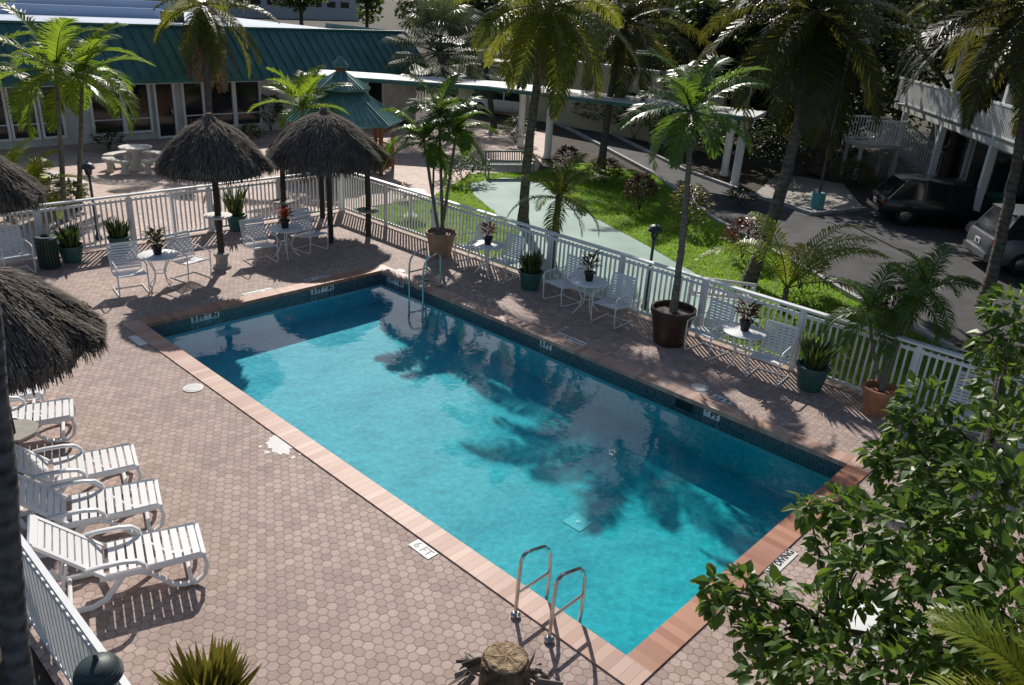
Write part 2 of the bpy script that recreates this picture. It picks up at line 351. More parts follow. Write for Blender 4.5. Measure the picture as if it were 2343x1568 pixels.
# ------------------------------------------------------------------ vegetation helpers
def frond(mb,base,az,el,L,droop,nl,ll,lw,hang,rr=.018,vee=.25):
    N=9; pts=[Vector(base)]; T=[]; e=el; d=None
    aw=U(-.12,.12)
    for i in range(N):
        d=Vector((math.cos(e)*math.cos(az),math.cos(e)*math.sin(az),math.sin(e))); T.append(d)
        pts.append(pts[-1]+d*(L/N)); e-=droop/N*(.5+1.1*i/N); az+=aw/N
    T.append(d)
    mb.tube(pts,[rr*(1-.8*i/N) for i in range(N+1)],4,False)
    tw=U(-.5,.5)
    for i in range(nl):
        t=.1+.9*i/(nl-1); q=min(t*N,N-1e-3); k=int(q); u=q-k
        p=pts[k].lerp(pts[k+1],u); tt=T[k].lerp(T[min(k+1,N)],u).normalized()
        sd=tt.cross(Vector((0,0,1)))
        if sd.length<.05: sd=Vector((math.sin(az),-math.cos(az),0))
        sd.normalize(); upv=sd.cross(tt)
        sd=(Matrix.Rotation(tw*t,3,tt)@sd); upv=sd.cross(tt)
        lfac=(.35+.65*min(t/.3,1))*(1-.75*max(0,(t-.55)/.45)**1.5)
        for s in (-1,1):
            lf=ll*lfac*U(.85,1.12); fw=.35+.55*t+U(-.08,.08)
            ld=(sd*s*math.cos(fw)+tt*math.sin(fw)+upv*(vee+U(-.12,.12))).normalized()
            mid=p+ld*lf*.5; l2=(ld+Vector((0,0,-hang*U(.6,1.4)))).normalized(); end=mid+l2*lf*.5
            wv=ld.cross(upv).normalized()*lw*.5
            mb.add([p-wv*.6,p+wv*.6,mid+wv,mid-wv,end],[(0,1,2,3),(3,2,4)])
def crown(mb,top,nf,L,e0,e1,droop,nl,ll,lw,hang,rr=.018,vee=.25,azs=None):
    for i in range(nf):
        t=i/max(1,nf-1); az=i*2.39996+U(-.2,.2)
        if azs: az=azs[i%len(azs)]+U(-.2,.2)
        frond(mb,top,az,R(e0+(e1-e0)*t)+U(-.12,.12),L*U(.85,1.1)*(1-.12*abs(t-.4)),R(droop)*U(.8,1.2),nl,ll,lw,hang,rr,vee)
def trunk(mb,a,b,bend,r0,r1,flare=1.3,n=10):
    a=Vector(a); b=Vector(b); bend=Vector(bend); N=18; pts=[]; rs=[]
    for i in range(N+1):
        t=i/N; pts.append(a.lerp(b,t)+bend*(4*t*(1-t))+Vector((U(-.1,.1),U(-.1,.1),0))*r0*(0 if i in (0,N) else 1)); r=r0+(r1-r0)*t; r*=1+(flare-1)*max(0,1-t*8); rs.append(r*U(.95,1.05))
    mb.tube(pts,rs,n)
def palm(name,label,base,tops,cr,leaf,tr,r0,r1,bend=(0,0,0),group=None,z0=0,cat='palm tree',dead=None):
    base=Vector((base[0],base[1],0)); t=thing(name,label,cat,base,0,group)
    for tp in tops:
        a=MB(); trunk(a,(U(-.05,.05),U(-.05,.05),z0),tp-base,bend,r0,r1); a.build('trunk',tr,t)
        a=MB(); crown(a,tp-base,**cr); a.build('crown',leaf,t,False)
        if dead: a=MB(); crown(a,tp-base-Vector((0,0,.15)),**dead); a.build('dead_fronds',straw,t,False)
    return t
def at_depth(px,py,basept): return P(px,py,depth(basept))
coco=dict(nf=28,L=3.3,e0=78,e1=-45,droop=72,nl=52,ll=.72,lw=.046,hang=1.0)
dead=dict(nf=5,L=2.0,e0=-35,e1=-75,droop=40,nl=34,ll=.5,lw=.035,hang=1.2)
b=G(1200,517); palm('coconut_palm','tall leaning coconut palm standing at the left edge of the mint path',b,[P(1256,20,20.4)],dict(coco,L=3.0,nf=30),palm_l,palm_t,.15,.1,(-.05,.1,-.25),dead=dead)
b=G(1375,392); palm('coconut_palm','coconut palm between the road kerb and the yellow shrub, behind the lawn',b,[at_depth(1428,55,b)],dict(coco,nf=36,L=3.9,ll=.85,lw=.055),palm_dk,palm_t,.16,.11,(0,.1,0),dead=dead)
b=G(1715,652); palm('coconut_palm','large dark coconut palm leaning right from the lawn beside the road',b,[at_depth(1862,25,b)],dict(coco,nf=42,L=3.6,e1=-64,ll=.8,nl=58,droop=75,lw=.05),palm_dk,palm_t,.16,.11,(.1,-.25,0),dead=dict(dead,nf=7))
b=G(2250,705); palm('coconut_palm','coconut palm with curved trunk at the right edge of the photo',b,[at_depth(2375,10,b)],dict(coco,nf=38,L=3.4,e1=-55,ll=.78,nl=56,lw=.05),palm_dk,palm_t,.14,.1,(.05,-.15,0),dead=dead)
b=G(484,352); palm('coconut_palm','coconut palm with hanging brown fronds in front of the green roofed building',b,[at_depth(468,10,b)],dict(coco,nf=20,L=2.9,e0=35,e1=-78,ll=.65,droop=60),palm_l,palm_t,.12,.1,dead=dict(dead,nf=10,L=3.0,e0=-62,e1=-80,ll=.55,lw=.05,droop=15))
b=G(178,478)
palm('areca_palm','right one of two slim sunlit palms beside the round picnic table',b,[at_depth(188,178,b)],dict(nf=14,L=2.1,e0=75,e1=-25,droop=80,nl=42,ll=.55,lw=.05,hang=.45,vee=.35),areca_l,palm_t2,.07,.05)
b=G(150,505)
palm('areca_palm','left one of two slim sunlit palms, taller crown beside the left edge',b,[at_depth(128,165,b)],dict(nf=15,L=2.15,e0=78,e1=-30,droop=80,nl=42,ll=.55,lw=.05,hang=.45,vee=.35),areca_l,palm_t2,.07,.05)
b=G(20,500)
palm('areca_palm','low yellow green palm at the left edge behind the fence',b,[at_depth(15,420,b),at_depth(70,440,b)],dict(nf=11,L=1.6,e0=75,e1=5,droop=80,nl=28,ll=.4,lw=.045,hang=.4,vee=.35),areca_y,palm_t2,.05,.04)
b=G(-40,420)
palm('areca_palm','palm at the far left edge whose fronds reach over the picnic patio',b,[at_depth(-60,140,b)],dict(nf=16,L=2.6,e0=70,e1=-30,droop=75,nl=38,ll=.55,lw=.055,hang=.5,vee=.3),areca_l,palm_t2,.08,.06)
b=G(690,420)
palm('areca_palm','young palm with bright fronds above the larger thatched shelter',b,[at_depth(692,250,b)],dict(nf=14,L=1.8,e0=80,e1=0,droop=65,nl=34,ll=.46,lw=.05,hang=.35,vee=.35),areca_l,palm_t2,.06,.05)
b=G(1268,610)
palm('young_coconut_palm','young coconut palm just behind the fence by the mint path',b,[at_depth(1278,455,b)],dict(nf=14,L=1.5,e0=82,e1=-25,droop=75,nl=36,ll=.4,lw=.032,hang=.7),palm_l,palm_t,.1,.08)
b=G(1790,715)
palm('young_coconut_palm','small palm with arching yellow fronds outside the right fence',b,[at_depth(1800,660,b)],dict(nf=9,L=2.6,e0=80,e1=30,droop=95,nl=36,ll=.5,lw=.036,hang=.9,azs=[R(-60),R(-30),R(60),R(-75),R(140)]),areca_y,palm_t,.08,.06)
# fan palms
def fan(mb,base,az,el,L,rad,nseg=24):
    d=Vector((math.cos(el)*math.cos(az),math.cos(el)*math.sin(az),math.sin(el))); p=Vector(base)+d*L
    mb.tube([base,p],[.02,.012],4,False)
    sd=d.cross(Vector((0,0,1))).normalized(); up=sd.cross(d)
    for i in range(nseg):
        a=R(-115+230*i/(nseg-1)); q=d*math.cos(a)+sd*math.sin(a)
        e=p+q*rad*.6+up*.05; e2=e+(q+Vector((0,0,-.9))).normalized()*rad*.45
        wv=(q.cross(up)).normalized()*.032
        mb.add([p,e+wv,e-wv,e2],[(0,1,2),(2,1,3)])
def fanpalm(label,b,tp,nf,L,rad,r):
    t=thing('fan_palm',label,'palm tree',(b.x,b.y,0)); a=MB(); o=Vector((b.x,b.y,0)); trunk(a,(0,0,0),tp-o,(0,0,0),r,r*.9); a.build('trunk',palm_t,t)
    a=MB()
    for i in range(nf): fan(a,tp-o,i*2.4,R(80-125*i/nf)+U(-.15,.15),L*U(.8,1.1),rad*U(.85,1.1))
    a.build('crown',fan_l,t,False)
b=G(1060,312); fanpalm('large grey green fan palm between the gazebo and the covered walkway',b,at_depth(1005,120,b),60,1.7,1.25,.18)
b=G(1130,290); fanpalm('smaller fan palm in shade behind the covered walkway',b,at_depth(1110,150,b),36,1.3,1.05,.15)
# near palm trunk at the left edge
q0=P(52,1640,5.3); q1=P(-34,640,5.45); dv=(q1-q0).normalized(); b=q0-dv*(q0.z/dv.z); tpw=q1+dv*1.6
t=thing('palm_tree','dark ringed palm trunk in the near left corner outside the fence','palm tree',b)
a=MB(); trunk(a,(0,0,0),tpw-b,(0,0,0),.09,.078,1.2,14); a.build('trunk',palm_t3,t)
a=MB(); crown(a,tpw-b,nf=12,L=2.0,e0=80,e1=10,droop=50,nl=30,ll=.45,lw=.04,hang=.6,azs=[R(150),R(190),R(230),R(120)]); a.build('crown',palm_dk,t,False)
# near yellow palm lower right
b=P(2440,1700,4.6); t=thing('areca_palm','yellow green palm fronds in the near right bottom corner','palm tree',(b.x,b.y,0)); a=MB(); trunk(a,(0,0,0),(0,0,b.z),(0,0,0),.06,.05); a.build('trunk',palm_t2,t)
a=MB(); crown(a,(0,0,b.z),nf=15,L=1.0,e0=88,e1=25,droop=70,nl=30,ll=.28,lw=.022,hang=.3); a.build('crown',areca_y,t,False)
# broadleaf
def leaf(mb,p,d,nrm,L,W,curl=.15):
    s=d.cross(nrm)
    if s.length<1e-3: s=Vector((1,0,0))
    s.normalize(); nn=s.cross(d).normalized(); c=p+d*L*.45; k=nn*W*.2
    mb.add([p,c+s*W*.5+k,c,c-s*W*.5+k,p+d*L*.8+s*W*.28+k*.3-nn*L*curl*.5,p+d*L*.8-s*W*.28+k*.3-nn*L*curl*.5,p+d*L-nn*L*curl],[(0,2,1),(0,3,2),(1,2,6,4),(2,3,5,6)])
def rv():
    while 1:
        v=Vector((U(-1,1),U(-1,1),U(-1,1)))
        if .05<v.length<1: return v
def quadleaf(mb,p,L,W):
    d=rv().normalized(); d.z*=.6; d.normalize(); s=d.cross(rv()).normalized()
    mb.add([p,p+d*L*.5+s*W*.5,p+d*L,p+d*L*.5-s*W*.5],[(0,1,2,3)])
def tree(name,label,base,h,blobs,n,L,mat,tr=.18,group=None,cat='tree'):
    base=Vector((base[0],base[1],0)); t=thing(name,label,cat,base,0,group)
    a=MB(); fk=Vector((0,0,h*.35)); trunk(a,(0,0,0),fk,(U(-.1,.1),U(-.1,.1),0),tr,tr*.75)
    for c,r in blobs: a.tube([fk,fk.lerp(Vector(c),.5)+Vector((0,0,.2)),c],[tr*.55,tr*.35,tr*.08],6)
    a.build('trunk',bark,t)
    a=MB(); tot=sum(r*r for c,r in blobs)
    for c,r in blobs:
        for i in range(int(n*r*r/tot)):
            v=rv().normalized()*(r*(U(.25,1)**.45)); v.z*=.8
            if random.random()<.12: v*=1.2
            quadleaf(a,Vector(c)+v,L*U(.7,1.3),L*U(.35,.6))
    a.build('crown',mat,t,False); return t
def rblobs(h,r,k,lo=.5): return [((U(-r,r)*.75,U(-r,r)*.75,h*U(lo,.92)),r*U(.38,.6)) for i in range(k)]
bgtrees=[(1590,41,6.5,2.6,.2,'dark bushy tree behind the right end of the covered walkway roof',dark_l),
 (1690,43,8,3.2,.2,'dark tree behind the pair of white columns',dark_l),
 (1800,39,7.5,3.0,.22,'dense dark tree right of the covered walkway end',dark_l),
 (1930,42,8,3.4,.2,'dark dense tree left of the white stairs',dark_l),
 (2060,46,9,3.8,.2,'dark tree rising behind the white stairs',dark_l),
 (2190,52,10,4.2,.2,'dark tree beyond the balcony building, right',dark_l),
 (1560,54,8,3,.2,'mid green tree beyond the cream wall, right part',mid_l),
 (1440,56,8,3.4,.3,'mid green tree beyond the cream wall, middle part',mid_l),
 (1300,58,8,3.4,.3,'mid green tree beyond the cream wall, left part',mid_l),
 (1150,60,8,3.6,.25,'dark green tree behind the smaller fan palm',dark_l),
 (1020,64,7.5,3.2,.25,'distant tree over the right end of the green roof',dark_l)]
for px,dp,h,r,lo,lab,mt in bgtrees:
    tree('broadleaf_tree',lab,P(px,250,dp),h,rblobs(h,r,15,lo),5200,.42,mt,.22,'trees behind the road')
b=G(1868,400); tree('broadleaf_tree','thick trunked shade tree beside the gravel bed',b,8,[((U(-2.4,2.4),U(-2.4,2.4),U(4.0,8)),U(1,1.6)) for i in range(13)],5000,.32,dark_l,.42)
b=G(2150,432); tree('broadleaf_tree','dark tree whose crown hangs over the white balcony',b,9,[((U(-3.2,3.2),U(-3.2,2.6),U(4.6,8.5)),U(1,1.7)) for i in range(15)],5600,.3,dark_l,.22)
tree('broadleaf_tree','tall tree added to shade the balcony building from behind the stairs',(42.5,18.5),10,[((U(-3.6,3.6),U(-3,3),U(4,10)),U(1.2,2)) for i in range(16)],5200,.42,dark_l,.3)  # tree added up-sun so its shadow falls on the balcony facade
# near right tree
B0=Vector((7.5,-.5,0)); t=thing('broadleaf_tree','leafy glossy green tree filling the near right corner','tree',B0)
bl=[(2325,715,7.5,.22),(2290,790,7.5,.2),(2330,900,7.3,.32),(2115,930,7,.2),(2080,990,7,.17),(2200,1020,6.8,.3),(2310,1030,6.5,.38),(2075,1080,6.8,.23),(2170,1130,6.5,.36),(2015,1045,6.9,.1),(1920,1165,6.8,.15),(1990,1215,6.5,.27),(1850,1165,6.8,.09),(2100,1240,6.2,.34),(2280,1180,6,.42),(1895,1262,6.6,.11),(1700,1348,6.5,.13),(1765,1362,6.4,.11),(1650,1382,6.4,.09),(1635,1340,6.5,.07),(1785,1458,6.2,.18),(1720,1458,6.2,.09),(1960,1312,6,.17),(2120,1350,5.8,.28),(2300,1340,5.6,.44),(1868,1398,6.1,.16),(1845,1500,6,.26),(2130,1475,5.6,.3),(2240,1500,5.4,.38),(1760,1545,6,.18),(1935,1545,5.7,.24),(2060,1550,5.5,.24),(2310,1430,5.2,.3),(2200,1250,6,.3),(1960,1385,6.1,.05),(2050,1435,6,.06)]
a=MB(); lm=MB(); fk=Vector((-.3,.5,.9)); trunk(a,(0,0,0),fk,(0,0,0),.12,.09)
hubs=[P(2250,1350,6)-B0,P(1900,1440,6.3)-B0,P(2250,1050,6.9)-B0,P(2060,1520,5.9)-B0]
for hpt in hubs: a.tube([fk,fk.lerp(hpt,.5)+Vector((0,.1,-.05)),hpt],[.06,.045,.03],7)
for px,py,dp,r in bl:
    c=P(px,py,dp)-B0; hb=min(hubs,key=lambda q:(q-c).length); a.tube([hb,hb.lerp(c,.5)+Vector((0,0,.06)),c],[.022,.014,.006],5)
    for i in range(int(800*r*r+370*r+6)):
        v=rv(); v=v.normalized()*(v.length**.5)*r*1.05; d=(v.normalized()+Vector((U(-.5,.5),U(-.5,.5),U(-.8,.1)))).normalized()
        nr=(Vector((0,0,1))+rv()*.9).normalized(); L=U(.075,.165); leaf(lm,c+v,d,nr,L,L*U(.5,.68),U(.05,.35))
a.build('trunk',bark,t); lm.build('crown',broad_l,t,True)
def shrub(name,label,base,h,r,n,L,mat,z0=0,cat='shrub',group=None,stem=True,up=.5):
    t=thing(name,label,cat,(base[0],base[1],z0),0,group)
    a=MB()
    for i in range(5):
        an=i*1.257+U(-.3,.3); a.tube([(0,0,0),(r*.3*math.cos(an),r*.3*math.sin(an),h*.4),(r*.6*math.cos(an),r*.6*math.sin(an),h*.85)],[.015,.011,.005],5)
    a.build('stem',bark,t)
    a=MB()
    for i in range(n):
        z=U(.18,1)**.8; an=U(0,2*PI); rr=r*math.sin(min(1,z*1.05)*PI*.82+.25)*U(.4,1.05); p=Vector((rr*math.cos(an),rr*math.sin(an),z*h*.93))
        d=(Vector((math.cos(an),math.sin(an),up))+rv()*.5).normalized(); leaf(a,p,d,(Vector((0,0,1))+rv()*.4).normalized(),L*U(.7,1.25),L*.36,.25)
    a.build('foliage',mat,t,False); return t
for px,py,h,r,nn,L,mt,lab in [
 (1296,392,.95,.5,320,.2,red_l,'maroon leaved shrub on the lawn below the white walkway columns'),
 (1382,420,.95,.75,520,.18,yel_l,'rounded yellow green shrub at the foot of a coconut palm'),
 (1462,482,1.25,.5,420,.18,red_l,'upright maroon shrub at the lawn edge left of the rounded shrub'),
 (1570,522,1.35,.7,520,.18,yel_l,'rounded olive shrub on a stem by the road kerb'),
 (1697,592,1.15,.5,420,.17,red_l,'bushy maroon shrub left of the large leaning coconut trunk'),
 (1828,662,1.15,.55,460,.16,yel_l,'yellow edged shrub right of the large leaning coconut trunk'),
 (2025,760,1.0,.35,260,.2,red_l,'maroon shrub behind the right fence near the potted palm'),
 (1945,425,1.0,.9,520,.2,yel_l,'yellow green hedge shrub at the foot of the white stairs'),
 (2240,880,1.0,.5,360,.16,red_l,'dark red shrub beyond the right end of the fence'),
 (620,300,1.6,.6,240,.3,mid_l,'slim green shrub against the white wall of the green roofed building'),
 (250,345,.9,.5,260,.2,mid_l,'low shrub under the windows behind the picnic table'),
 (575,330,.8,.5,260,.2,mid_l,'low shrub under the windows behind the thatched shelters'),
 (1060,415,.9,1.0,520,.2,mid_l,'low green shrub mound left of the garden bench'),
 (1180,330,1.2,.8,420,.2,mid_l,'dark shrub under the covered walkway near the white car'),
 (925,455,.5,.3,160,.14,red_l,'small flowering plant outside the fence corner'),
 (1620,380,2.2,1.3,700,.3,dark_l,'dark shrub beside the pair of white columns'),
 (1540,345,2.2,1.3,700,.3,dark_l,'dark hedge shrub at the foot of the cream wall, right'),
 (1450,318,2.3,1.4,700,.3,dark_l,'dark hedge shrub at the foot of the cream wall, middle'),
 (1370,298,2.2,1.4,700,.3,mid_l,'spiky green hedge shrub at the foot of the cream wall, left'),
 (1300,278,2.2,1.4,700,.3,mid_l,'hedge shrub beside the road end and the white car'),
 (1760,400,2.0,1.3,700,.28,dark_l,'dark shrub right of the pair of white columns'),
 (1690,380,2.4,1.5,700,.3,dark_l,'tall dark shrub behind the pair of white columns'),
 (1840,385,2.2,1.4,700,.28,dark_l,'dark shrub left of the thick shade tree trunk'),
 (1910,385,2.0,1.2,600,.28,dark_l,'dark shrub between the shade tree trunk and the stairs'),
 (1690,470,.6,.5,200,.2,mid_l,'low plant on the gravel below the white columns'),
 (165,480,.8,.5,360,.16,mid_l,'bush at the foot of the slim sunlit palms'),
 ]:
    shrub('shrub',lab,G(px,py),h,r,nn,L,mt)
# ------------------------------------------------------------------ pots and plants
def blades(mb,z0,n,h,sp,wd):
    for i in range(n):
        an=U(0,2*PI); r0=U(0,sp*.4); t=U(.1,.5); hh=h*U(.6,1.1); p=Vector((r0*math.cos(an),r0*math.sin(an),z0)); d=Vector((math.cos(an)*t,math.sin(an)*t,1)).normalized(); s=Vector((-math.sin(an+U(-.6,.6)),math.cos(an),0)).normalized()*wd*U(.8,1.2)
        q=p+d*hh*.55; e=p+d*hh+Vector((math.cos(an),math.sin(an),0))*hh*.12
        mb.add([p-s*.35,p+s*.35,q+s*.5,q-s*.5,e],[(0,1,2,3),(3,2,4)])
def pot(mb,r0,r1,h,rim=.03):
    mb.lathe([(r0,0),(r0+(r1-r0)*.5,h*.5),(r1-.012,h-rim*1.6),(r1+.015,h-rim*1.5),(r1+.018,h),(r1-.03,h),(r1-.05,h-.08),(.02,h-.08)],28)
def snake(label,p,r,h,lh,n=60,mat=None,wd=.06,potm=None):
    t=thing('potted_plant',label,'potted plant',(p.x,p.y,0)); a=MB(); pot(a,r*.72,r,h); a.build('pot',potm or potgreen,t)
    a=MB(); blades(a,h-.09,n,lh,r*1.5,wd); a.build('foliage',mat or snake_l,t,False); return t
snake('green pot of spiky plants right of the slatted bin by the far fence',G(166,598),.26,.38,.55,110,wd=.07)
snake('green pot of snake plants by the far fence, behind the left table',G(276,576),.24,.38,.5,90)
snake('tall snake plants in a green pot between the two thatched shelters',G(543,527),.25,.42,.95,40,wd=.07)
snake('green pot of dense snake plants between the second and third table sets',G(1212,660),.27,.42,.55,130)
snake('green pot of snake plants right of the last table set on the right',G(1850,888),.28,.45,.6,130)
p=G(485,1700); snake('yellow edged snake plant tops at the bottom edge near the left fence',p,.3,.38,.55,260,yel_l,.075)
pp=G(1008,583); t=thing('potted_palm','three stemmed palm in a pale terracotta pot near the far pool ladder','potted palm',(pp.x,pp.y,0))
a=MB(); pot(a,.25,.37,.6,.05); a.build('pot',terrabeige,t)
for px,py,q in ((1005,262,.1),(1045,300,0),(970,325,-.1)):
    tp=at_depth(px,py,pp)-Vector((pp.x,pp.y,0)); a=MB(); trunk(a,(q,q*.5,.5),tp,(0,0,0),.045,.035); a.build('trunk',palm_t2,t)
    a=MB(); crown(a,tp,nf=11,L=1.3,e0=75,e1=-25,droop=85,nl=34,ll=.42,lw=.042,hang=.6); a.build('crown',potpalm_l,t,False)
pp=G(1530,783); t=thing('potted_palm','tall single palm in a large dark brown pot beside the right fence','potted palm',(pp.x,pp.y,0))
a=MB(); pot(a,.3,.42,.72,.06); a.build('pot',potbrown,t); tp=at_depth(1582,258,pp)-Vector((pp.x,pp.y,0)); a=MB(); trunk(a,(0,0,.6),tp,(.0,-.06,0),.07,.05); a.build('trunk',palm_t2,t)
a=MB(); crown(a,tp,nf=15,L=1.6,e0=75,e1=-32,droop=75,nl=38,ll=.46,lw=.04,hang=.5,vee=.3); a.build('crown',potpalm_l,t,False)
pp=G(2000,945); t=thing('potted_palm','leaning palm cluster in an orange terracotta pot at the right fence','potted palm',(pp.x,pp.y,0))
a=MB(); pot(a,.18,.27,.48,.05); a.build('pot',terracotta,t)
for px,py in ((2090,680),(2120,660),(1990,715)):
    tp=at_depth(px,py,pp)-Vector((pp.x,pp.y,0)); a=MB(); trunk(a,(U(-.06,.06),U(-.06,.06),.42),tp,(0,.05,0),.03,.025); a.build('trunk',palm_t2,t)
    a=MB(); crown(a,tp,nf=10,L=1.0,e0=75,e1=-35,droop=85,nl=32,ll=.3,lw=.024,hang=.6); a.build('crown',potpalm_l,t,False)
# ------------------------------------------------------------------ fences
def fence(name,label,a_,b_,nb,h=1.18,sp=.115,skip=(),rw=.1):
    a_=Vector((a_[0],a_[1],0)); b_=Vector((b_[0],b_[1],0)); L=(b_-a_).length; t=thing(name,label,'fence',a_,math.atan2((b_-a_).y,(b_-a_).x))
    bw=L/nb
    for i in range(nb+1):
        m=MB(); m.box((i*bw,0,h/2),(.075,.075,h)); m.build('post',white,t)
    m=MB(); m.box((L/2,0,h+.02),(L+.1,rw,.042)); m.build('top_rail',white,t)
    for i in range(nb):
        m=MB(); k=int((bw-.08)/sp)
        for j in range(k+1): m.box((i*bw+.06+(bw-.12)*j/k,0,h/2+.02),(.032,.032,h-.14))
        m.box((i*bw+bw/2,0,.1),(bw-.077,.04,.055)); m.box((i*bw+bw/2,0,h-.1),(bw-.077,.04,.055)); m.build('picket_panel',white,t,False)
fence('picket_fence','white picket fence along the right side of the pool deck',(FX,1.2),(FX,FY),9,rw=.12)
fence('picket_fence','white picket fence along the far end of the pool deck',(LX,FY),(FX-.1,FY),6)
fence('picket_fence','white picket fence in the near left corner beside the loungers',(LX,-3),(LX,7.45),5,rw=.05)
g0=G(402,545); t=thing('fence_gate','white framed gate in the far picket fence','gate',(g0.x,FY-.065,0)); m=MB()
for x in (0,1.0): m.box((x,0,.58),(.05,.05,1.1))
m.box((.5,0,1.1),(.95,.045,.05)); m.box((.5,0,.12),(.95,.045,.05)); m.build('frame',white,t)
m=MB()
m.tube([(.92,-.05,.9),(.92,-.09,.9),(.92,-.09,1.0)],.012,6); m.build('latch',steel,t)
# ------------------------------------------------------------------ furniture
def make_chair():
    t=thing('patio_chair','','chair')
    for s in (-1,1):
        x=s*.28; m=MB()
        m.tube([(x,-.4,.93),(x,-.27,.5),(x,-.24,.4),(x,.0,.395),(x,.24,.43),(x,.29,.4),(x,.3,.33),(x,.27,.05),(x,.24,.015),(x,-.3,.015),(x,-.36,.03)],.0135,7)
        m.tube([(x,-.32,.66),(x,-.1,.655),(x,.22,.645),(x,.3,.61),(x,.3,.38)],.0135,7); m.build('side_frame',white,t)
    m=MB()
    for i in range(9):
        u=i/8; m.box((0,-.22+.45*u,.4+.03*u-.02*math.sin(u*PI)),(.56,.042,.006),0,.05)
    m.build('seat',white,t)
    m=MB()
    for i in range(10):
        u=i/9; m.box((0,-.255-.135*u,.45+.455*u),(.56,.006,.04),0,.28)
    m.build('backrest',white,t)
    for pts in ([(-.28,-.4,.93),(.28,-.4,.93)],[(-.28,-.3,.015),(.28,-.3,.015)],[(-.28,.24,.42),(.28,.24,.42)]):
        m=MB(); m.tube(pts,.0125,7); m.build('cross_bar',white,t)
    return t
chairs=[(302,668,180-10,'white strap chair left of the leftmost table by the far fence'),(440,637,180+10,'white strap chair right of the leftmost table by the far fence'),
 (598,600,180-5,'white strap chair left of the table between the two thatched shelters'),(713,572,180+8,'white strap chair right of the table under the larger thatched shelter'),
 (1078,602,90-8,'white strap chair beside the table nearest the far ladder, left one'),(1152,634,90+5,'white strap chair right of the table with the bright red plant'),
 (1284,690,90-6,'white strap chair left of the middle table on the right deck'),(1395,738,90+4,'white strap chair right of the middle table on the right deck'),
 (1612,806,90-5,'white strap chair between the brown palm pot and the front table'),(1752,866,90+6,'white strap chair right of the front table on the right deck'),
 (2195,1000,90+10,'lone white strap chair at the right end of the fence behind leaves'),(40,625,180,'white strap chair at the left edge near the slatted bin')]
c0=make_chair()
for i,(px,py,rz,lab) in enumerate(chairs):
    p=G(px,py)
    if i==0: c0.location=p; c0.rotation_euler=(0,0,R(rz)); c0['label']=lab; c0['group']='white patio chairs around the pool'
    else: dup(c0,p,R(rz),lab,'white patio chairs around the pool')
def make_table():
    t=thing('patio_table','','table'); m=MB(); m.lathe([(.02,.68),(.37,.68),(.39,.688),(.39,.705),(.375,.715),(.02,.715)],36); m.build('tabletop',white,t)
    for k in range(4):
        a=k*PI/2+.4; m=MB(); pr=[(.3,.68),(.2,.5),(.12,.34),(.16,.16),(.3,.01)]; m.tube([(r*math.cos(a),r*math.sin(a),z) for r,z in pr],.013,7); m.build('leg',white,t)
    m=MB(); m.tube([(.125*math.cos(k*PI/8),.125*math.sin(k*PI/8),.34) for k in range(17)],.01,6,False); m.build('brace_ring',white,t); return t
TQ=G(1998,1425,.7); TQ.z=0
tabs=[(370,657,'round white table by the far fence, leftmost of the five'),(656,588,'round white table at the edge of the larger thatched shelter'),(1113,626,'round white table holding the bright red plant'),
 (1340,716,'round white table in the middle of the right deck'),(1688,838,'round white table nearest the camera on the right deck'),(None,None,'white table half hidden behind the near right tree')]
t0=make_table(); TP=[]
for i,(px,py,lab) in enumerate(tabs):
    p=G(px,py) if px else TQ; TP.append(p)
    if i==0: t0.location=p; t0['label']=lab; t0['group']='round white patio tables'
    else: dup(t0,p,U(0,1),lab,'round white patio tables')
def tplant(label,p,mat,h,n,r,L,pm=None):
    t=thing('potted_plant',label,'potted plant',(p.x,p.y,.716)); a=MB(); pot(a,.075,.105,.19,.02); a.build('pot',pm or black,t)
    a=MB(); a.tube([(0,0,.1),(.01,0,.19+h*.6)],[.012,.008],5); a.tube([(0,0,.1),(.06,.04,.19+h*.5)],[.01,.006],5); a.tube([(0,0,.1),(-.06,.03,.19+h*.55)],[.01,.006],5); a.build('stem',bark,t)
    a=MB()
    for i in range(n):
        an=U(0,2*PI); z=.18+h*U(.15,1); rr=r*U(.1,.6); d=Vector((math.cos(an),math.sin(an),U(.1,1.2))).normalized(); leaf(a,Vector((rr*math.cos(an),rr*math.sin(an),z*.95)),d,Vector((0,0,1)),L*U(.7,1.2),L*.3,.2)
    a.build('foliage',mat,t,False)
tplant('leafy orange and green croton in a dark pot on the leftmost table',TP[0],yel_l,.32,70,.18,.2)
tplant('red and green plant in a dark pot on the table by the larger shelter',TP[1],redfl,.28,55,.15,.17)
tplant('bright red plant in a dark pot on a round white table',TP[2],redfl,.28,55,.17,.17)
tplant('dark leaved plant in a black pot on the middle right table',TP[3],red_l,.42,60,.2,.17)
tplant('maroon leaved plant in a black pot on the front right table',TP[4],red_l,.3,80,.22,.18)
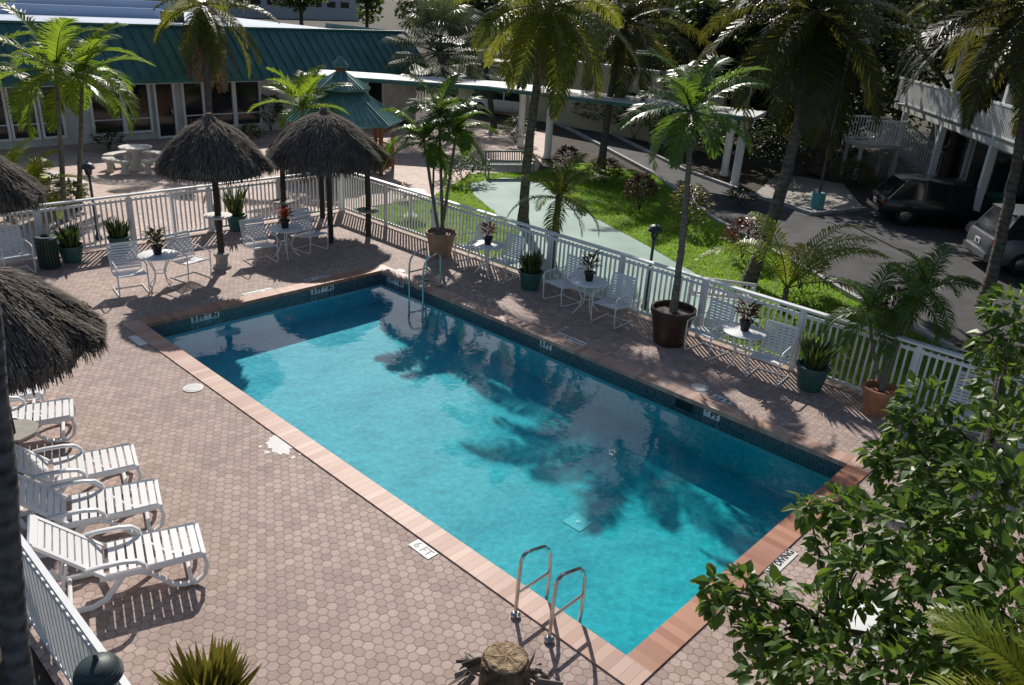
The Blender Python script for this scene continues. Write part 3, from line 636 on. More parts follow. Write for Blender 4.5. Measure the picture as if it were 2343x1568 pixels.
def make_lounger():
    t=thing('sun_lounger','','sun lounger'); hw=.28
    for s in (-1,1):
        x=s*hw; m=MB()
        m.tube([(x,.8,.325),(x,.76,.36),(x,.5,.35),(x,.2,.343),(x,-.1,.343),(x,-.2,.352)],[.028,.042,.042,.042,.042,.036],8,True,.6)
        m.tube([(x,.79,.34),(x,.81,.22),(x,.78,.1),(x,.7,.04),(x,.58,.032),(x,.46,.07),(x,.36,.18),(x,.26,.28),(x,.14,.345)],.034,8,True,.7)
        m.tube([(x,.02,.345),(x,-.07,.22),(x,-.17,.09),(x,-.3,.034),(x,-.52,.034),(x,-.62,.09),(x,-.66,.19)],.034,8,True,.7)
        m.build('side_frame',plastic,t)
        m=MB(); xx=s*(hw+.03); m.tube([(xx,.22,.35),(xx,.21,.43),(xx,.15,.49),(xx,.03,.515),(xx,-.18,.52),(xx,-.29,.51),(x,-.33,.47)],.03,8,True,.8); m.build('armrest',plastic,t)
    m=MB()
    for i in range(10): m.box((0,-.07+.088*i,.372),(hw*2-.02,.066,.02))
    m.box((0,.79,.345),(hw*2,.04,.05)); m.build('seat',plastic,t)
    m=MB(); A=R(44); L=.78
    for i in range(9):
        q=.05+.08*i; m.box((0,-.15-q*math.cos(A),.36+q*math.sin(A)),(hw*2-.05,.062,.018),0,-A)
    for s in (-1,1): m.bar((s*(hw-.01),-.15,.36),(s*(hw-.03),-.15-L*math.cos(A),.36+L*math.sin(A)),.05,.035)
    q=L-.01; m.box((0,-.15-q*math.cos(A),.36+q*math.sin(A)),(hw*2-.06,.08,.035),0,-A); m.build('backrest',plastic,t)
    for pts,r in (([(-hw,.64,.04),(hw,.64,.04)],.024),([(-hw,-.5,.034),(hw,-.5,.034)],.024),([(-hw+.02,-.46,.6),(-hw+.02,-.58,.1)],.018),([(hw-.02,-.46,.6),(hw-.02,-.58,.1)],.018)):
        m=MB(); m.tube(pts,r,7); m.build('brace',plastic,t)
    return t
lo=[(460,1232,'white slatted sun lounger nearest the camera'),(364,1127,'white slatted sun lounger, second from the camera'),(310,1042,'white slatted sun lounger in the middle of the row of five'),(166,934,'white slatted sun lounger beside the grey table on the shelter post'),(97,884,'farthest white slatted sun lounger, its head under the near left thatch')]
l0=make_lounger()
for i,(px,py,lab) in enumerate(lo):
    f=G(px,py,.36); rz=R(-90-19+U(-3,3)); dv=Vector((-math.sin(rz),math.cos(rz),0)); p=f-dv*.8; p.z=0
    if i==0: l0.location=p; l0.rotation_euler=(0,0,rz); l0['label']=lab; l0['group']='white sun loungers along the left side'
    else: dup(l0,p,rz,lab,'white sun loungers along the left side')
# ------------------------------------------------------------------ thatched shelters
def thatch(mb,inner,R_,ze,hd,n,wk=1.0,hang=1.0):
    ph=[U(0,6.28) for _ in range(4)]
    def lump(az,u): return .05*math.sin(3*az+ph[0])*u+.045*math.sin(7*az+ph[1]+4*u)*u+.035*math.sin(13*az+ph[2]-6*u)*u
    def rz_(u): return R_*u**.78, ze+hd*(1-u**1.35)
    def pt(u,az,off=0):
        r,z=rz_(u); r=r*(1+lump(az,u))+off; return Vector((r*math.cos(az),r*math.sin(az),z+off*.5))
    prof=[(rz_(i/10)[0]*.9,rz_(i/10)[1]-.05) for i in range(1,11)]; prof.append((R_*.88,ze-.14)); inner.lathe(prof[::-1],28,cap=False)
    for i in range(n):
        u=U(.004,1)**.62; az=U(0,2*PI); du=U(.08,.24); wd=U(.004,.014)*wk; o1=U(.0,.03); o2=o1+U(.005,.075)*(.4+u)
        p0=pt(u,az,o1); aj=az+U(-.1,.1)
        def q(uu,off):
            if uu<=1: return pt(uu,aj,off)
            v=pt(1,aj,off*.6); v.z-=(uu-1)*R_*1.3*hang; v.x*=1+.1*(uu-1); v.y*=1+.1*(uu-1); return v
        p1=q(min(u+du*.5,1.1),o2); p2=q(min(u+du,1+U(.05,.32)),o2+U(-.03,.05))
        s=Vector((-math.sin(az),math.cos(az),0))*wd
        mb.add([p0-s,p0+s,p1+s,p1-s,p2+s*.4,p2-s*.4],[(0,1,2,3),(3,2,4,5)])
def palapa(label,x,y,R_,ze,hd,posts,tables,n=9000,base=False,hang=.8):
    t=thing('thatched_umbrella',label,'thatched shelter',(x,y,0))
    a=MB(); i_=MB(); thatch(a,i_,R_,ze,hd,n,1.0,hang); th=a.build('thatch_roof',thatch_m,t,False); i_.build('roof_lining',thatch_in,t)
    zt=ze+hd
    a=MB(); a.lathe([(.17,zt-.16),(.11,zt-.02),(.08,zt+.07),(.065,zt+.14),(.01,zt+.15)],10)
    for k in range(300):
        az=U(0,2*PI); r=U(.04,.1); z=zt+U(-.04,.1); e=r+U(.06,.24); s=Vector((-math.sin(az),math.cos(az),0))*U(.005,.018)
        p0=Vector((r*math.cos(az),r*math.sin(az),z)); p1=Vector((e*math.cos(az),e*math.sin(az),z-U(.08,.34))); a.add([p0-s,p0+s,p1+s*.4,p1-s*.4],[(0,1,2,3)])
    a.build('ridge_cap',thatch_m,t,False)
    for dx,dy in posts:
        a=MB(); zp=ze+hd*(.35 if len(posts)>1 else .9); a.tube([(dx,dy,0),(dx,dy,zp*.5),(dx*.97,dy*.97,zp)],[.075,.07,.065],9); a.build('post',darkpost,t)
    if len(posts)>1:
        for i in range(len(posts)):
            a=MB(); p,q=posts[i],posts[(i+1)%len(posts)]; a.bar((p[0],p[1],ze+.02),(q[0],q[1],ze+.02),.08,.1); a.build('beam',darkpost,t)
    if base:
        a=MB(); a.lathe([(.2,0),(.2,.05),(.13,.1),(.13,.24),(.17,.3),(.17,.34),(.08,.36)],20); a.build('pedestal',concrete,t)
    for dx,dy,z,r,mt_ in tables:
        a=MB(); a.lathe([(.08,z-.06),(r-.03,z-.045),(r,z-.03),(r,z),(.06,z)],8 if mt_ is concrete else 24,(dx,dy,0)); a.build('tabletop',mt_,t)
    return t
u=G(509,612); ze=ztop(u.x,u.y,380)
palapa('smaller thatched umbrella on a single post by the far fence',u.x,u.y,1.07,ze,ztop(u.x,u.y,275)-ze,[(0,0)],[(0,0,ztop(u.x,u.y,492),.3,speck)],11000,True)
u=G(750,523); ze=ztop(u.x,u.y,362); ps=[]
for px,py in ((757,556),(843,541),(738,498),(652,520)):
    q=G(px,py); ps.append((q.x-u.x,q.y-u.y))
qs=[ps[1],ps[3]]
palapa('larger thatched shelter on four dark posts at the fence corner',u.x,u.y,1.47,ze,ztop(u.x,u.y,258)-ze,[ps[0],ps[1],ps[2],ps[3]],[(qs[0][0],qs[0][1],.72,.3,concrete),(qs[1][0],qs[1][1],.72,.3,concrete)],17000)
u=G(2,668); ze=ztop(u.x,u.y,452); palapa('thatched umbrella cut by the left edge, behind the near one',u.x,u.y,1.0,ze,.9,[(0,0)],[],8000)
u=G(42,1085); ze=ztop(u.x,u.y,790); palapa('near thatched umbrella at the left edge above the loungers',u.x,u.y,1.13,ze,ztop(u.x,u.y,618)-ze,[(0,0)],[(0.05,.05,.6,.3,concrete)],20000,False,.7)
# cut umbrella top at the bottom edge
u=P(1158,1505,3.75); t=thing('thatched_umbrella','thatched umbrella whose brown stump top shows at the bottom edge','thatched shelter',(u.x,u.y,0)); zt=u.z
a=MB(); prof=[(.14,0),(.13,zt-.3),(.122,zt-.08),(.112,zt-.012),(.1,zt-.004)]; a.lathe(prof,26)
a.v=[(x+U(-.007,.007),y+U(-.007,.007),z+(U(-.006,.006) if z>1 else 0)) for x,y,z in a.v]; a.build('post',stump_m,t,False)
a=MB(); a.lathe([(.104,zt-.03),(.1,zt+.006),(.085,zt+.012),(.05,zt+.01),(.01,zt+.014)],26); a.v=[(x+U(-.004,.004),y+U(-.004,.004),z+U(-.004,.004)) for x,y,z in a.v]; a.build('cut_face',stump_top,t,False)
a=MB(); i_=MB(); thatch(a,i_,.8,zt-1.6,1.2,2600,1.8); i_.build('roof_lining',thatch_in,t)
a.build('thatch_roof',debris_m,t,False)
a=MB()
for k in range(46):
    az=U(0,2*PI); r=U(.13,.2); p0=Vector((r*math.cos(az),r*math.sin(az),zt-U(.12,.24))); az2=az+U(-.9,.9); L=U(.08,.2); d=Vector((math.cos(az2),math.sin(az2),U(-1.0,-.25))).normalized()
    a.bar(p0,p0+d*L,U(.025,.06),U(.006,.016),rv().normalized())
for k in range(60):
    az=U(0,2*PI); r=U(.12,.25); p0=Vector((r*math.cos(az),r*math.sin(az),zt-U(.14,.28))); az2=az+U(-.8,.8); L=U(.06,.16); d=Vector((math.cos(az2),math.sin(az2),U(-1.2,-.4))).normalized(); s=d.cross(rv()).normalized()*U(.006,.014)
    p1=p0+d*L*.5; p2=p1+(d+Vector((0,0,U(-.7,.0)))).normalized()*L*.5
    a.add([p0-s*.6,p0+s*.6,p1+s,p1-s,p2+s*.3,p2-s*.3],[(0,1,2,3),(3,2,4,5)])
a.build('ridge_cap',debris_m,t,False)
# ------------------------------------------------------------------ ladders
def make_ladder():
    t=thing('pool_ladder','','ladder')
    for s in (-1,1):
        y=s*.235; m=MB()
        pts=[(-.36,0),(-.35,.5),(-.34,.66)]+arc(-.25,.68,.09,170,70,5)+[(.02,.7),(.1,.62)]+[(.14,.5),(.15,.3),(.14,0),(.13,-.9)]
        m.tube([(x,y,z) for x,z in pts],.021,9); m.tube([(-.35,y,.3),(.15,y,.3)],.017,8); m.build('rail',steel,t)
        m=MB(); m.lathe([(.055,0.02),(.055,.035),(.03,.06),(.02,.06)],16,(-.36,y,0)); m.build('flange',steel,t)
    for z in (-.3,-.55,-.8):
        m=MB(); m.box((.13,0,z),(.09,.45,.02)); m.build('tread',plastic,t)
    return t
ld=make_ladder(); ld.location=(5.33,4.0,0); ld['label']='stainless pool ladder in front, at the near left pool edge'; ld['group']='pool ladders'
dup(ld,(10.87,12.75,0),PI,'stainless pool ladder at the far right corner of the pool','pool ladders')
# ------------------------------------------------------------------ markers
def text_mesh(s,size,off=.006):
    cu=bpy.data.curves.new('lettering','FONT'); cu.body=s; cu.size=size; cu.align_x='CENTER'; cu.align_y='CENTER'; cu.offset=off
    o=bpy.data.objects.new('lettering',cu); COL.objects.link(o); C.view_layer.update(); dg=C.evaluated_depsgraph_get()
    me=bpy.data.meshes.new_from_object(o.evaluated_get(dg)); bpy.data.objects.remove(o); bpy.data.curves.remove(cu); me.materials.clear(); me.materials.append(mark_k); return me
def marker(label,txt,loc,rot,w,h,size,off=.006,name='depth_marker'):
    a=MB(); a.box((0,0,0),(w,h,.008)); o=a.build(name,mark_w,None,False); tag(o,label,'pool marker'); o.location=loc; o.rotation_euler=rot
    if txt:
        c=bpy.data.objects.new('lettering',text_mesh(txt,size,off)); COL.objects.link(c); c.parent=o; c.location=(0,0,.0065)
wy=(R(90),0,0); wx=(R(90),0,R(-90))
for px,py,lab in ((470,725,'3 FT 6 IN tile on the far pool wall, left one'),(738,658,'3 FT 6 IN tile on the far pool wall, right one')):
    q=onY(px,py,Y1-.012); marker(lab,'3 FT 6 IN',(q.x,Y1-.006,-.12),wy,.58,.125,.13)
for px,py,tx,w_,lab in ((905,641,'3 FT 6 IN',.58,'3 FT 6 IN tile on the right pool wall by the far ladder'),(1250,786,'5 FT',.3,'5 FT tile halfway along the right pool wall'),(1630,943,'6 FT',.3,'6 FT tile on the pool wall beside the dark skimmer slot')):
    q=onX(px,py,X1); marker(lab,tx,(X1-.006,q.y,-.12),wx,w_,.125,.13)
for px,py,tx,rz,w_,h_,sz,lab in ((968,1258,'6 FT',-90,.35,.15,.15,'6 FT deck tile at the left pool edge'),(1652,915,'6 FT',90,.36,.16,.155,'6 FT deck tile behind the right pool edge, lettering reversed'),
 (1290,770,'5 FT',90,.34,.16,.145,'5 FT deck tile behind the right pool edge'),(1322,783,'NO DIVING',90,.34,.16,.055,'small no diving tile beside the 5 FT deck tile'),
 (725,638,'3 FT 6 IN',180,.58,.16,.135,'3 FT 6 IN deck tile behind the far pool edge, nearest the shelter'),(590,669,'NO DIVING',180,.66,.16,.12,'no diving deck tile in the middle of the far pool edge'),
 (452,706,'3 FT 6 IN',180,.58,.16,.135,'deck tile behind the far pool edge, leftmost'),(316,780,'',-90,.5,.15,.1,'plain white deck tile by the far left pool corner'),
 (1785,1287,'NO DIVING',0,.62,.16,.115,'no diving deck tile at the near end of the pool'),(918,620,'',90,.2,.12,.1,'small blank white tile beside the far ladder')):
    q=G(px,py); marker(lab,tx,(q.x,q.y,.006),(0,0,R(rz)),w_,h_,sz,.004)
q=G(640,1018); a=MB(); N=64; pl=[]; ro=1  # white sheets painted on the deck for the sun's glare
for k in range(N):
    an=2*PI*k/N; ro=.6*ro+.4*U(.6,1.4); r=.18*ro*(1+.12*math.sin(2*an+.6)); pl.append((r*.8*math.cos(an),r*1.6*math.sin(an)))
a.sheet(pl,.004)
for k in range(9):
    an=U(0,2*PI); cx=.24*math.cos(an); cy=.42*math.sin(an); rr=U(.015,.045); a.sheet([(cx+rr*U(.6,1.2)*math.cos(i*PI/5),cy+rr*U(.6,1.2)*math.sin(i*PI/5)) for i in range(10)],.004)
o=a.build('painted_glare_patch',M('glare_white',(.8,.77,.74),.12,.06,6,spec=1.0),None,False); tag(o,'white shape painted for sun glare on the left deck midway along the pool','painted glare'); o.location=(q.x,q.y,0)
for px,py,lab in ((442,889,'round white skimmer cover on the left deck'),(1601,888,'round white skimmer cover on the right deck')):
    q=G(px,py); t=thing('deck_skimmer',lab,'skimmer cover',(q.x,q.y,0)); a=MB(); a.lathe([(.15,.002),(.15,.012),(.125,.014),(.125,.01),(.01,.01)],28); a.build('rim',mark_w,t); a=MB(); a.lathe([(.118,.011),(.118,.018),(.02,.018)],28); a.build('cover',offwhite,t)
q=onX(1568,918,X1); a=MB()
t=thing('wall_skimmer','dark skimmer slot in the right pool wall','skimmer',(X1-.004,q.y,-.16)); a.box((0,0,0),(.01,.34,.15)); a.build('opening',black,t)
a=MB()
for d in ((0,0,.085,.38,.02),(0,0,-.085,.38,.02)): a.box((-.004,d[1],d[2]),(.016,d[3],d[4]))
for s in (-1,1): a.box((-.004,s*.18,0),(.016,.02,.15))
a.build('frame',potgreen,t)
q=G(1322,1197,-.94); t=thing('pool_drain','square pale drain grate on the pool floor','drain',(q.x,q.y,ZN+(ZF-ZN)*(q.y-Y0)/(Y1-Y0)+.006)); a=MB(); a.box((0,0,0),(.32,.32,.008),0,math.atan2(ZF-ZN,Y1-Y0)); a.build('grate',M('drain_teal',(.035,.5,.57),.8,.25,30),t); a=MB(); a.lathe([(.035,.004),(.035,.01),(.01,.012)],16); a.build('hub',M('drain_hub',(.15,.6,.65),.6,.1,20),t)
# ------------------------------------------------------------------ lamps, bin, bench, statue
def make_lamp(h):
    t=thing('garden_lamp','','lamp'); a=MB(); a.lathe([(.09,0),(.09,.05),(.05,.1),(.035,.16),(.03,h-.35),(.05,h-.33),(.03,h-.31)],14); a.build('post',dgreen,t)
    a=MB(); a.lathe([(.05,h-.3),(.075,h-.26),(.09,h-.12),(.01,h-.12)],10); a.build('lantern',glass_d,t)
    a=MB(); pr=[(.155,h-.14)]
    for k in range(9):
        u=k/9; r=.155*math.cos(u*PI/2)**.8; z=h-.125+.12*math.sin(u*PI/2); pr+=[(r,z),(r-.009,z+.006)]
    pr+=[(.02,h),(.015,h+.04),(.004,h+.05)]
    a.lathe(pr,26); a.build('shade',lampgrey,t)
    for k in range(4):
        a=MB(); an=k*PI/2; a.tube([(.06*math.cos(an),.06*math.sin(an),h-.3),(.1*math.cos(an),.1*math.sin(an),h-.12)],.007,5); a.build('bracket',dgreen,t)
    return t
lm0=make_lamp(1.85); lp_=G(1466,708); lm0.location=(lp_.x+.15,lp_.y,0); lm0['label']='dark green garden lamp outside the right fence by the mint path'; lm0['group']='garden lamps'
b=G(228,548); dup(lm0,(b.x,FY+.9,0),0,'dark green garden lamp behind the far fence near the slim palms','garden lamps')
b=G(992,500); dup(lm0,(b.x+.4,b.y+.5,0),0,'dark garden lamp behind the fence by the potted triple palm','garden lamps')
b=P(218,1505,5.3); dup(lm0,(b.x,b.y,-.15),0,'dark lamp with ribbed conical shade in the near left corner','garden lamps')
q=G(115,612); t=thing('litter_bin','dark green slatted bin at the left by the far fence','bin',(q.x,q.y,0)); a=MB(); a.lathe([(.18,.03),(.18,.62),(.01,.62)],20); a.build('liner',black,t)
a=MB()
for k in range(22):
    an=k*2*PI/22; a.box((.205*math.cos(an),.205*math.sin(an),.34),(.012,.035,.64),an)
a.build('slats',dgreen,t)
a=MB(); a.lathe([(.22,.63),(.225,.67),(.19,.7),(.1,.7),(.1,.63)],24); a.build('rim',dgreen,t)
def ptable(label,p,glabel):
    t=thing('picnic_table',label,'picnic table',(p.x,p.y,0)); a=MB(); a.lathe([(.02,.7),(.5,.7),(.52,.72),(.52,.76),(.02,.765)],28); a.build('tabletop',speck,t); a=MB(); a.lathe([(.3,0),(.26,.06),(.13,.2),(.12,.5),(.22,.7)],18); a.build('pedestal',speck,t)
    for k in range(4):
        an=R(20+90*k); b_=thing('curved_bench',glabel[k],'bench',(p.x,p.y,0),an,'curved concrete benches around the picnic tables'); a=MB(); N=8; ri,ro=.72,1.06
        vs=[]
        for i in range(N+1):
            q=R(-33+66*i/N)
            for r in (ri,ro):
                for z in (.38,.46): vs.append((r*math.cos(q),r*math.sin(q),z))
        fs=[]
        for i in range(N):
            o=i*4; fs+=[(o,o+4,o+6,o+2),(o+1,o+3,o+7,o+5),(o,o+1,o+5,o+4),(o+2,o+6,o+7,o+3)]
        fs+=[(0,2,3,1),(N*4,N*4+1,N*4+3,N*4+2)]; a.add(vs,fs); a.build('seat',speck,b_)
        for s in (-1,1): a=MB(); a.lathe([(.12,0),(.1,.08),(.08,.2),(.11,.378)],12,(.89*math.cos(s*.38),.89*math.sin(s*.38),0)); a.build('leg',speck,b_)
ptable('round pale picnic table on the sunlit brick patio',G(316,388),['curved bench behind the sunlit picnic table, right','curved bench behind the sunlit picnic table, left','curved bench at the front left of the sunlit picnic table','curved bench at the front right of the sunlit picnic table'])
ptable('round pale picnic table at the left edge behind the low palm',G(110,462),['curved bench right of the left edge picnic table, far','curved bench far side of the left edge picnic table','curved bench left of the left edge picnic table','curved bench near side of the left edge picnic table'])
q=G(440,438); t=thing('concrete_stool','small pale stool left of the smaller thatched umbrella post','stool',(q.x,q.y,0)); a=MB(); a.lathe([(.2,0),(.15,.1),(.12,.25),(.2,.42)],18); a.build('base',speck,t); a=MB(); a.lathe([(.22,.421),(.24,.44),(.22,.48),(.02,.48)],18); a.build('seat',speck,t)
# pelican statue on the deck by the fence
def skin(name,vs,es,rs,mat,par=None,sub=2):
    me=bpy.data.meshes.new(name); me.from_pydata(vs,es,[]); o=bpy.data.objects.new(name,me); COL.objects.link(o)
    o.modifiers.new('s','SKIN'); o.modifiers.new('d','SUBSURF').levels=sub
    me.skin_vertices[0].data[0].use_root=True
    for i,r in enumerate(rs): me.skin_vertices[0].data[i].radius=r if isinstance(r,tuple) else (r,r)
    C.view_layer.update(); dg=C.evaluated_depsgraph_get(); m2=bpy.data.meshes.new_from_object(o.evaluated_get(dg)); bpy.data.objects.remove(o)
    m2.materials.clear(); m2.materials.append(mat); o=bpy.data.objects.new(name,m2); COL.objects.link(o)
    if par: o.parent=par
    return o
q=G(489,522); t=thing('pelican_statue','painted pelican statue standing on a stub post by the far fence','statue',(q.x,q.y,0),R(200))
a=MB(); a.tube([(0,0,0),(0,0,.32)],[.085,.08],10); a.build('post',darkpost,t)
skin('body',[(0,0,.5),(-.12,0,.42),(-.22,0,.38),(.08,0,.62),(.1,0,.74),(.06,0,.85),(.1,0,.93)],[(0,1),(1,2),(0,3),(3,4),(4,5),(5,6)],[.12,.085,.03,.075,.04,.035,.05],M('pelican_grey',(.17,.14,.11),.6,.4,14),t)
a=MB(); a.tube([(.13,0,.93),(.2,0,.84),(.27,0,.68)],[.035,.04,.008],8); a.build('bill',straw,t)
for s in (-1,1): a=MB(); a.tube([(0,s*.04,.42),(.01,s*.04,.32)],.012,6); a.build('leg',straw,t)
# garden bench, white bench, outdoor table
def bench(label,p,rz,mat,w=1.4):
    t=thing('garden_bench',label,'bench',(p.x,p.y,0),rz)
    for s in (-1,1):
        a=MB(); x=s*w/2; a.bar((x,.22,0),(x,.22,.62),.05,.05); a.bar((x,-.24,0),(x,-.3,.88),.05,.05); a.bar((x,-.28,.62),(x,.25,.62),.06,.04); a.bar((x,-.24,.4),(x,.22,.42),.05,.05); a.build('end_frame',mat,t)
    a=MB()
    for i in range(6): a.box((0,-.2+.085*i,.44),(w,.06,.025))
    a.build('seat',mat,t); a=MB(); a.box((0,-.31,.86),(w,.03,.06)); a.box((0,-.26,.52),(w,.03,.05))
    for i in range(int(w/.09)): a.box((-w/2+.06+.09*i,-.285,.69),(.035,.02,.3),0,.18)
    a.build('backrest',mat,t)
bench('green slatted garden bench in shade at the head of the mint path',G(1165,404),R(150),M('green_bench_paint',(.12,.2,.16),.5,.2,4),1.7)
bench('white slatted bench on the lawn behind the right fence',G(1640,720),R(-60),offwhite,1.3)
q=G(955,515); t=thing('outdoor_table','pale round table outside the fence corner near the potted triple palm','table',(q.x+.5,q.y+.9,0)); a=MB(); a.lathe([(.02,.68),(.44,.68),(.45,.72),(.02,.73)],28); a.build('tabletop',offwhite,t); a=MB(); a.lathe([(.25,0),(.06,.08),(.05,.67)],14); a.build('pedestal',offwhite,t)
# ------------------------------------------------------------------ gazebo
q=G(785,384); gx,gy=q.x,q.y; z1=ztop(gx,gy,268); z2=ztop(gx,gy,208); z3=z2+.12; z4=ztop(gx,gy,172); z5=ztop(gx,gy,138)
t=thing('gazebo','octagonal timber gazebo with a two tier green metal roof','gazebo',(gx,gy,0),R(12))
Rg=2.15
def octroof(r0,z0,r1,z1_):
    a=MB(); a.lathe([(r0,z0-.06),(r0,z0),(r1,z1_)],8,cap=False)
    for k in range(8):
        for j in range(6):
            u=j/6; p0=Vector((math.cos(k*PI/4),math.sin(k*PI/4),0)).lerp(Vector((math.cos((k+1)*PI/4),math.sin((k+1)*PI/4),0)),u)
            a.bar((p0.x*r0,p0.y*r0,z0+.015),(p0.x*r1,p0.y*r1,z1_+.015),.02 if j else .06,.03)
    return a
octroof(Rg,z1-.05,.75,z2).build('lower_roof',teal_light,t,False); octroof(1.02,z3,.16,z4+.1).build('upper_roof',teal_light,t,False)
a=MB(); a.lathe([(.7,z2-.05),(.7,z3+.02)],8); a.build('roof_band',wood,t)
a=MB(); a.lathe([(.17,z4+.05),(.17,z4+.32)],8); a.build('cupola',wood,t); cu=octroof(.28,z4+.32,.02,z5+.12); cu.build('cupola_roof',teal_light,t,False)
for k in range(8):
    an=(k)*PI/4; a=MB(); a.box((1.8*math.cos(an),1.8*math.sin(an),z1/2),(.11,.11,z1),an); a.build('post',wood,t)
for k in range(8):
    if k==5: continue
    a0=k*PI/4; a1=a0+PI/4; p0=Vector((1.8*math.cos(a0),1.8*math.sin(a0),0)); p1=Vector((1.8*math.cos(a1),1.8*math.sin(a1),0)); a=MB()
    for z in (.15,.85): a.bar((p0.x,p0.y,z),(p1.x,p1.y,z),.06,.06)
    for j in range(1,10):
        p=p0.lerp(p1,j/10); a.box((p.x,p.y,.5),(.03,.03,.66))
    for z in (z1-.35,z1-.15): a.bar((p0.x,p0.y,z),(p1.x,p1.y,z),.05,.06)
    a.build('railing',wood,t,False)
# ------------------------------------------------------------------ green roofed building
FYB=32.7
t=thing('clubhouse','long white building with a dark green standing seam mansard roof','building',(0,FYB,0))
xr=onY(930,66,33.6).x; xl=-14
zb=onY(560,179,FYB-1).z; zt=onY(500,62,FYB+1.0).z
a=MB(); a.box(((xl+xr)/2,4.1,zb/2+.05),(xr-xl,8,zb+.1)); a.build('wall',offwhite,t,False)
a=MB(); a.add([(xl,-1,zb),(xr+.3,-1,zb),(xr,1,zt),(xl,1,zt),(xl,-1,zb-.12),(xr+.3,-1,zb-.12)],[(0,1,2,3),(4,5,1,0)]); a.add([(xr+.3,-1,zb),(xr+.3,9,zb),(xr,8,zt),(xr,1,zt)],[(0,1,2,3)])
x=xl
while x<xr:
    a.bar((x,-1.01,zb+.02),(x,.99,zt+.03),.025,.05); x+=.46
a.bar((xl,1,zt),(xr,1,zt),.2,.08); a.build('mansard_roof',teal_metal,t,False)
a=MB(); a.box(((xl+xr)/2,-.48,zb-.135),(xr-xl,1.0,.03)); a.build('soffit',offwhite,t,False)
a=MB(); a.box(((xl+xr)/2,14,zt-.3),(xr-xl-.4,25.6,.1)); a.build('flat_roof',roofmem,t,False)
pb=M('skylight_tinted_parapet',(.42,.52,.68),.8,.1,.5)  # white parapets tinted blue, skylight put into the colour
for c_,d_ in ((((xl+xr)/2-3,13,zt-.02),(xr-xl-8,.25,.5)),(((xl+xr)/2,26.5,zt),(xr-xl,.3,.6)),((xl+18,20,zt-.02),(.25,13,.5))):
    a=MB(); a.box(c_,d_); a.build('parapet',pb,t,False)
a=MB(); a.box((onY(395,45,FYB+8).x,8,zt+.05),(.9,.6,.5)); a.build('roof_vent',black,t)
for px0,px1,kind in ((-60,20,0),(28,88,0),(98,148,0),(215,285,0),(290,348,0),(362,404,1),(425,470,0),(480,538,0),(542,598,0),(690,735,0),(745,800,0),(840,875,0)):
    xa=onY(px0,300,FYB).x; xb=onY(px1,300,FYB).x; h0=.02 if kind else .3; h1=2.3
    fr=MB(); c=(xa+xb)/2; wd=xb-xa
    for xx in (xa,xb): fr.box((xx,-.03,(h0+h1)/2),(.08,.14,h1-h0))
    fr.box((c,-.03,h1+.05),(wd+.08,.14,.1)); fr.box((c,-.03,h0+.04),(wd-.08,.14,.08))
    if not kind: fr.box((c,-.03,.85),(wd-.08,.1,.04))
    o=fr.build('door' if kind else 'window',white,t,False); pn=MB(); pn.box((c,.06,(h0+h1)/2),(wd-.08,.13,h1-h0-.02)); pn.build('pane',glass_d,o,False)
    if kind: hd_=MB(); hd_.tube([(xb-.15,-.12,.9),(xb-.15,-.14,1.0),(xb-.15,-.12,1.15)],.015,6); hd_.build('handle',steel,o)
# covered walkway
t=thing('covered_walkway','flat white covered walkway roof on white columns','walkway',(0,0,0))
nr=[Vector((18.9,29.6,0)),Vector((23.9,24.0,0)),Vector((26.7,13.6,0))]
fa=[Vector((20.6,31.4,0)),Vector((26.1,25.1,0)),Vector((29.0,14.3,0))]
for i in range(2):
    a=MB(); sh=-.004*i; a.prism([nr[i],nr[i+1],fa[i+1],fa[i]],2.58+sh,2.72+sh); a.build('roof_slab',offwhite,t,False)
    a=MB(); d=(nr[i+1]-nr[i]).normalized(); nn=Vector((d.y,-d.x,0)); nn=nn if nn.dot(nr[i])<0 else -nn
    a.bar(nr[i]+nn*.03+Vector((0,0,2.62)),nr[i+1]+nn*.03+Vector((0,0,2.62)),.05,.12); a.build('fascia',teal_metal,t,False)
for px,py in ((1252,362),(1212,350),(1656,402),(1680,424),(1190,335)):
    q=G(px,py); a=MB(); a.lathe([(.17,0),(.17,.1),(.15,.12),(.15,2.5),(.17,2.575)],16,(q.x,q.y,0)); a.build('column',white,t)
# cream wall
w1=G(1640,352); w0=P(1050,262,48); w0.z=0
t=thing('boundary_wall','cream stucco wall beyond the road, behind hedge shrubs','wall',(0,0,0)); a=MB(); wa=Vector((w0.x,w0.y,0)); wb=Vector((w1.x,w1.y,0)); a.bar(wa+Vector((0,0,1.6)),wb+Vector((0,0,1.6)),.25,3.2); a.build('wall',yellow,t,False); a=MB(); a.bar(wa+Vector((0,0,3.26)),wb+Vector((0,0,3.26)),.4,.12); a.build('coping',offwhite,t,False)
# motel building with balcony
bo=Vector((32.5,7.2,0)); t=thing('motel_building','two storey building with white balcony railing at the right edge','building',bo,math.atan2(.57,.82))
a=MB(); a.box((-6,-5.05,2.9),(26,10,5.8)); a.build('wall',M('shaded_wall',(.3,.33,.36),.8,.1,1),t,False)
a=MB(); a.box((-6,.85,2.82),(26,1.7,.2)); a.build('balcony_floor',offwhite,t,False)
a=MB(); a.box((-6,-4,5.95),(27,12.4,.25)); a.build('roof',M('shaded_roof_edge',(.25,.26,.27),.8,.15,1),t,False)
for i in range(12):
    x=-17+2*i
    for z in (0,2.95):
        fr=MB()
        for s in (-1,1): fr.box((x+s*.75,.02,z+1.15),(.08,.1,2.1))
        fr.box((x,.02,z+2.24),(1.58,.1,.08)); o=fr.build('window',white,t,False); pn=MB(); pn.box((x,-.01,z+1.15),(1.42,.06,2.08)); pn.build('pane',glass_d,o,False)
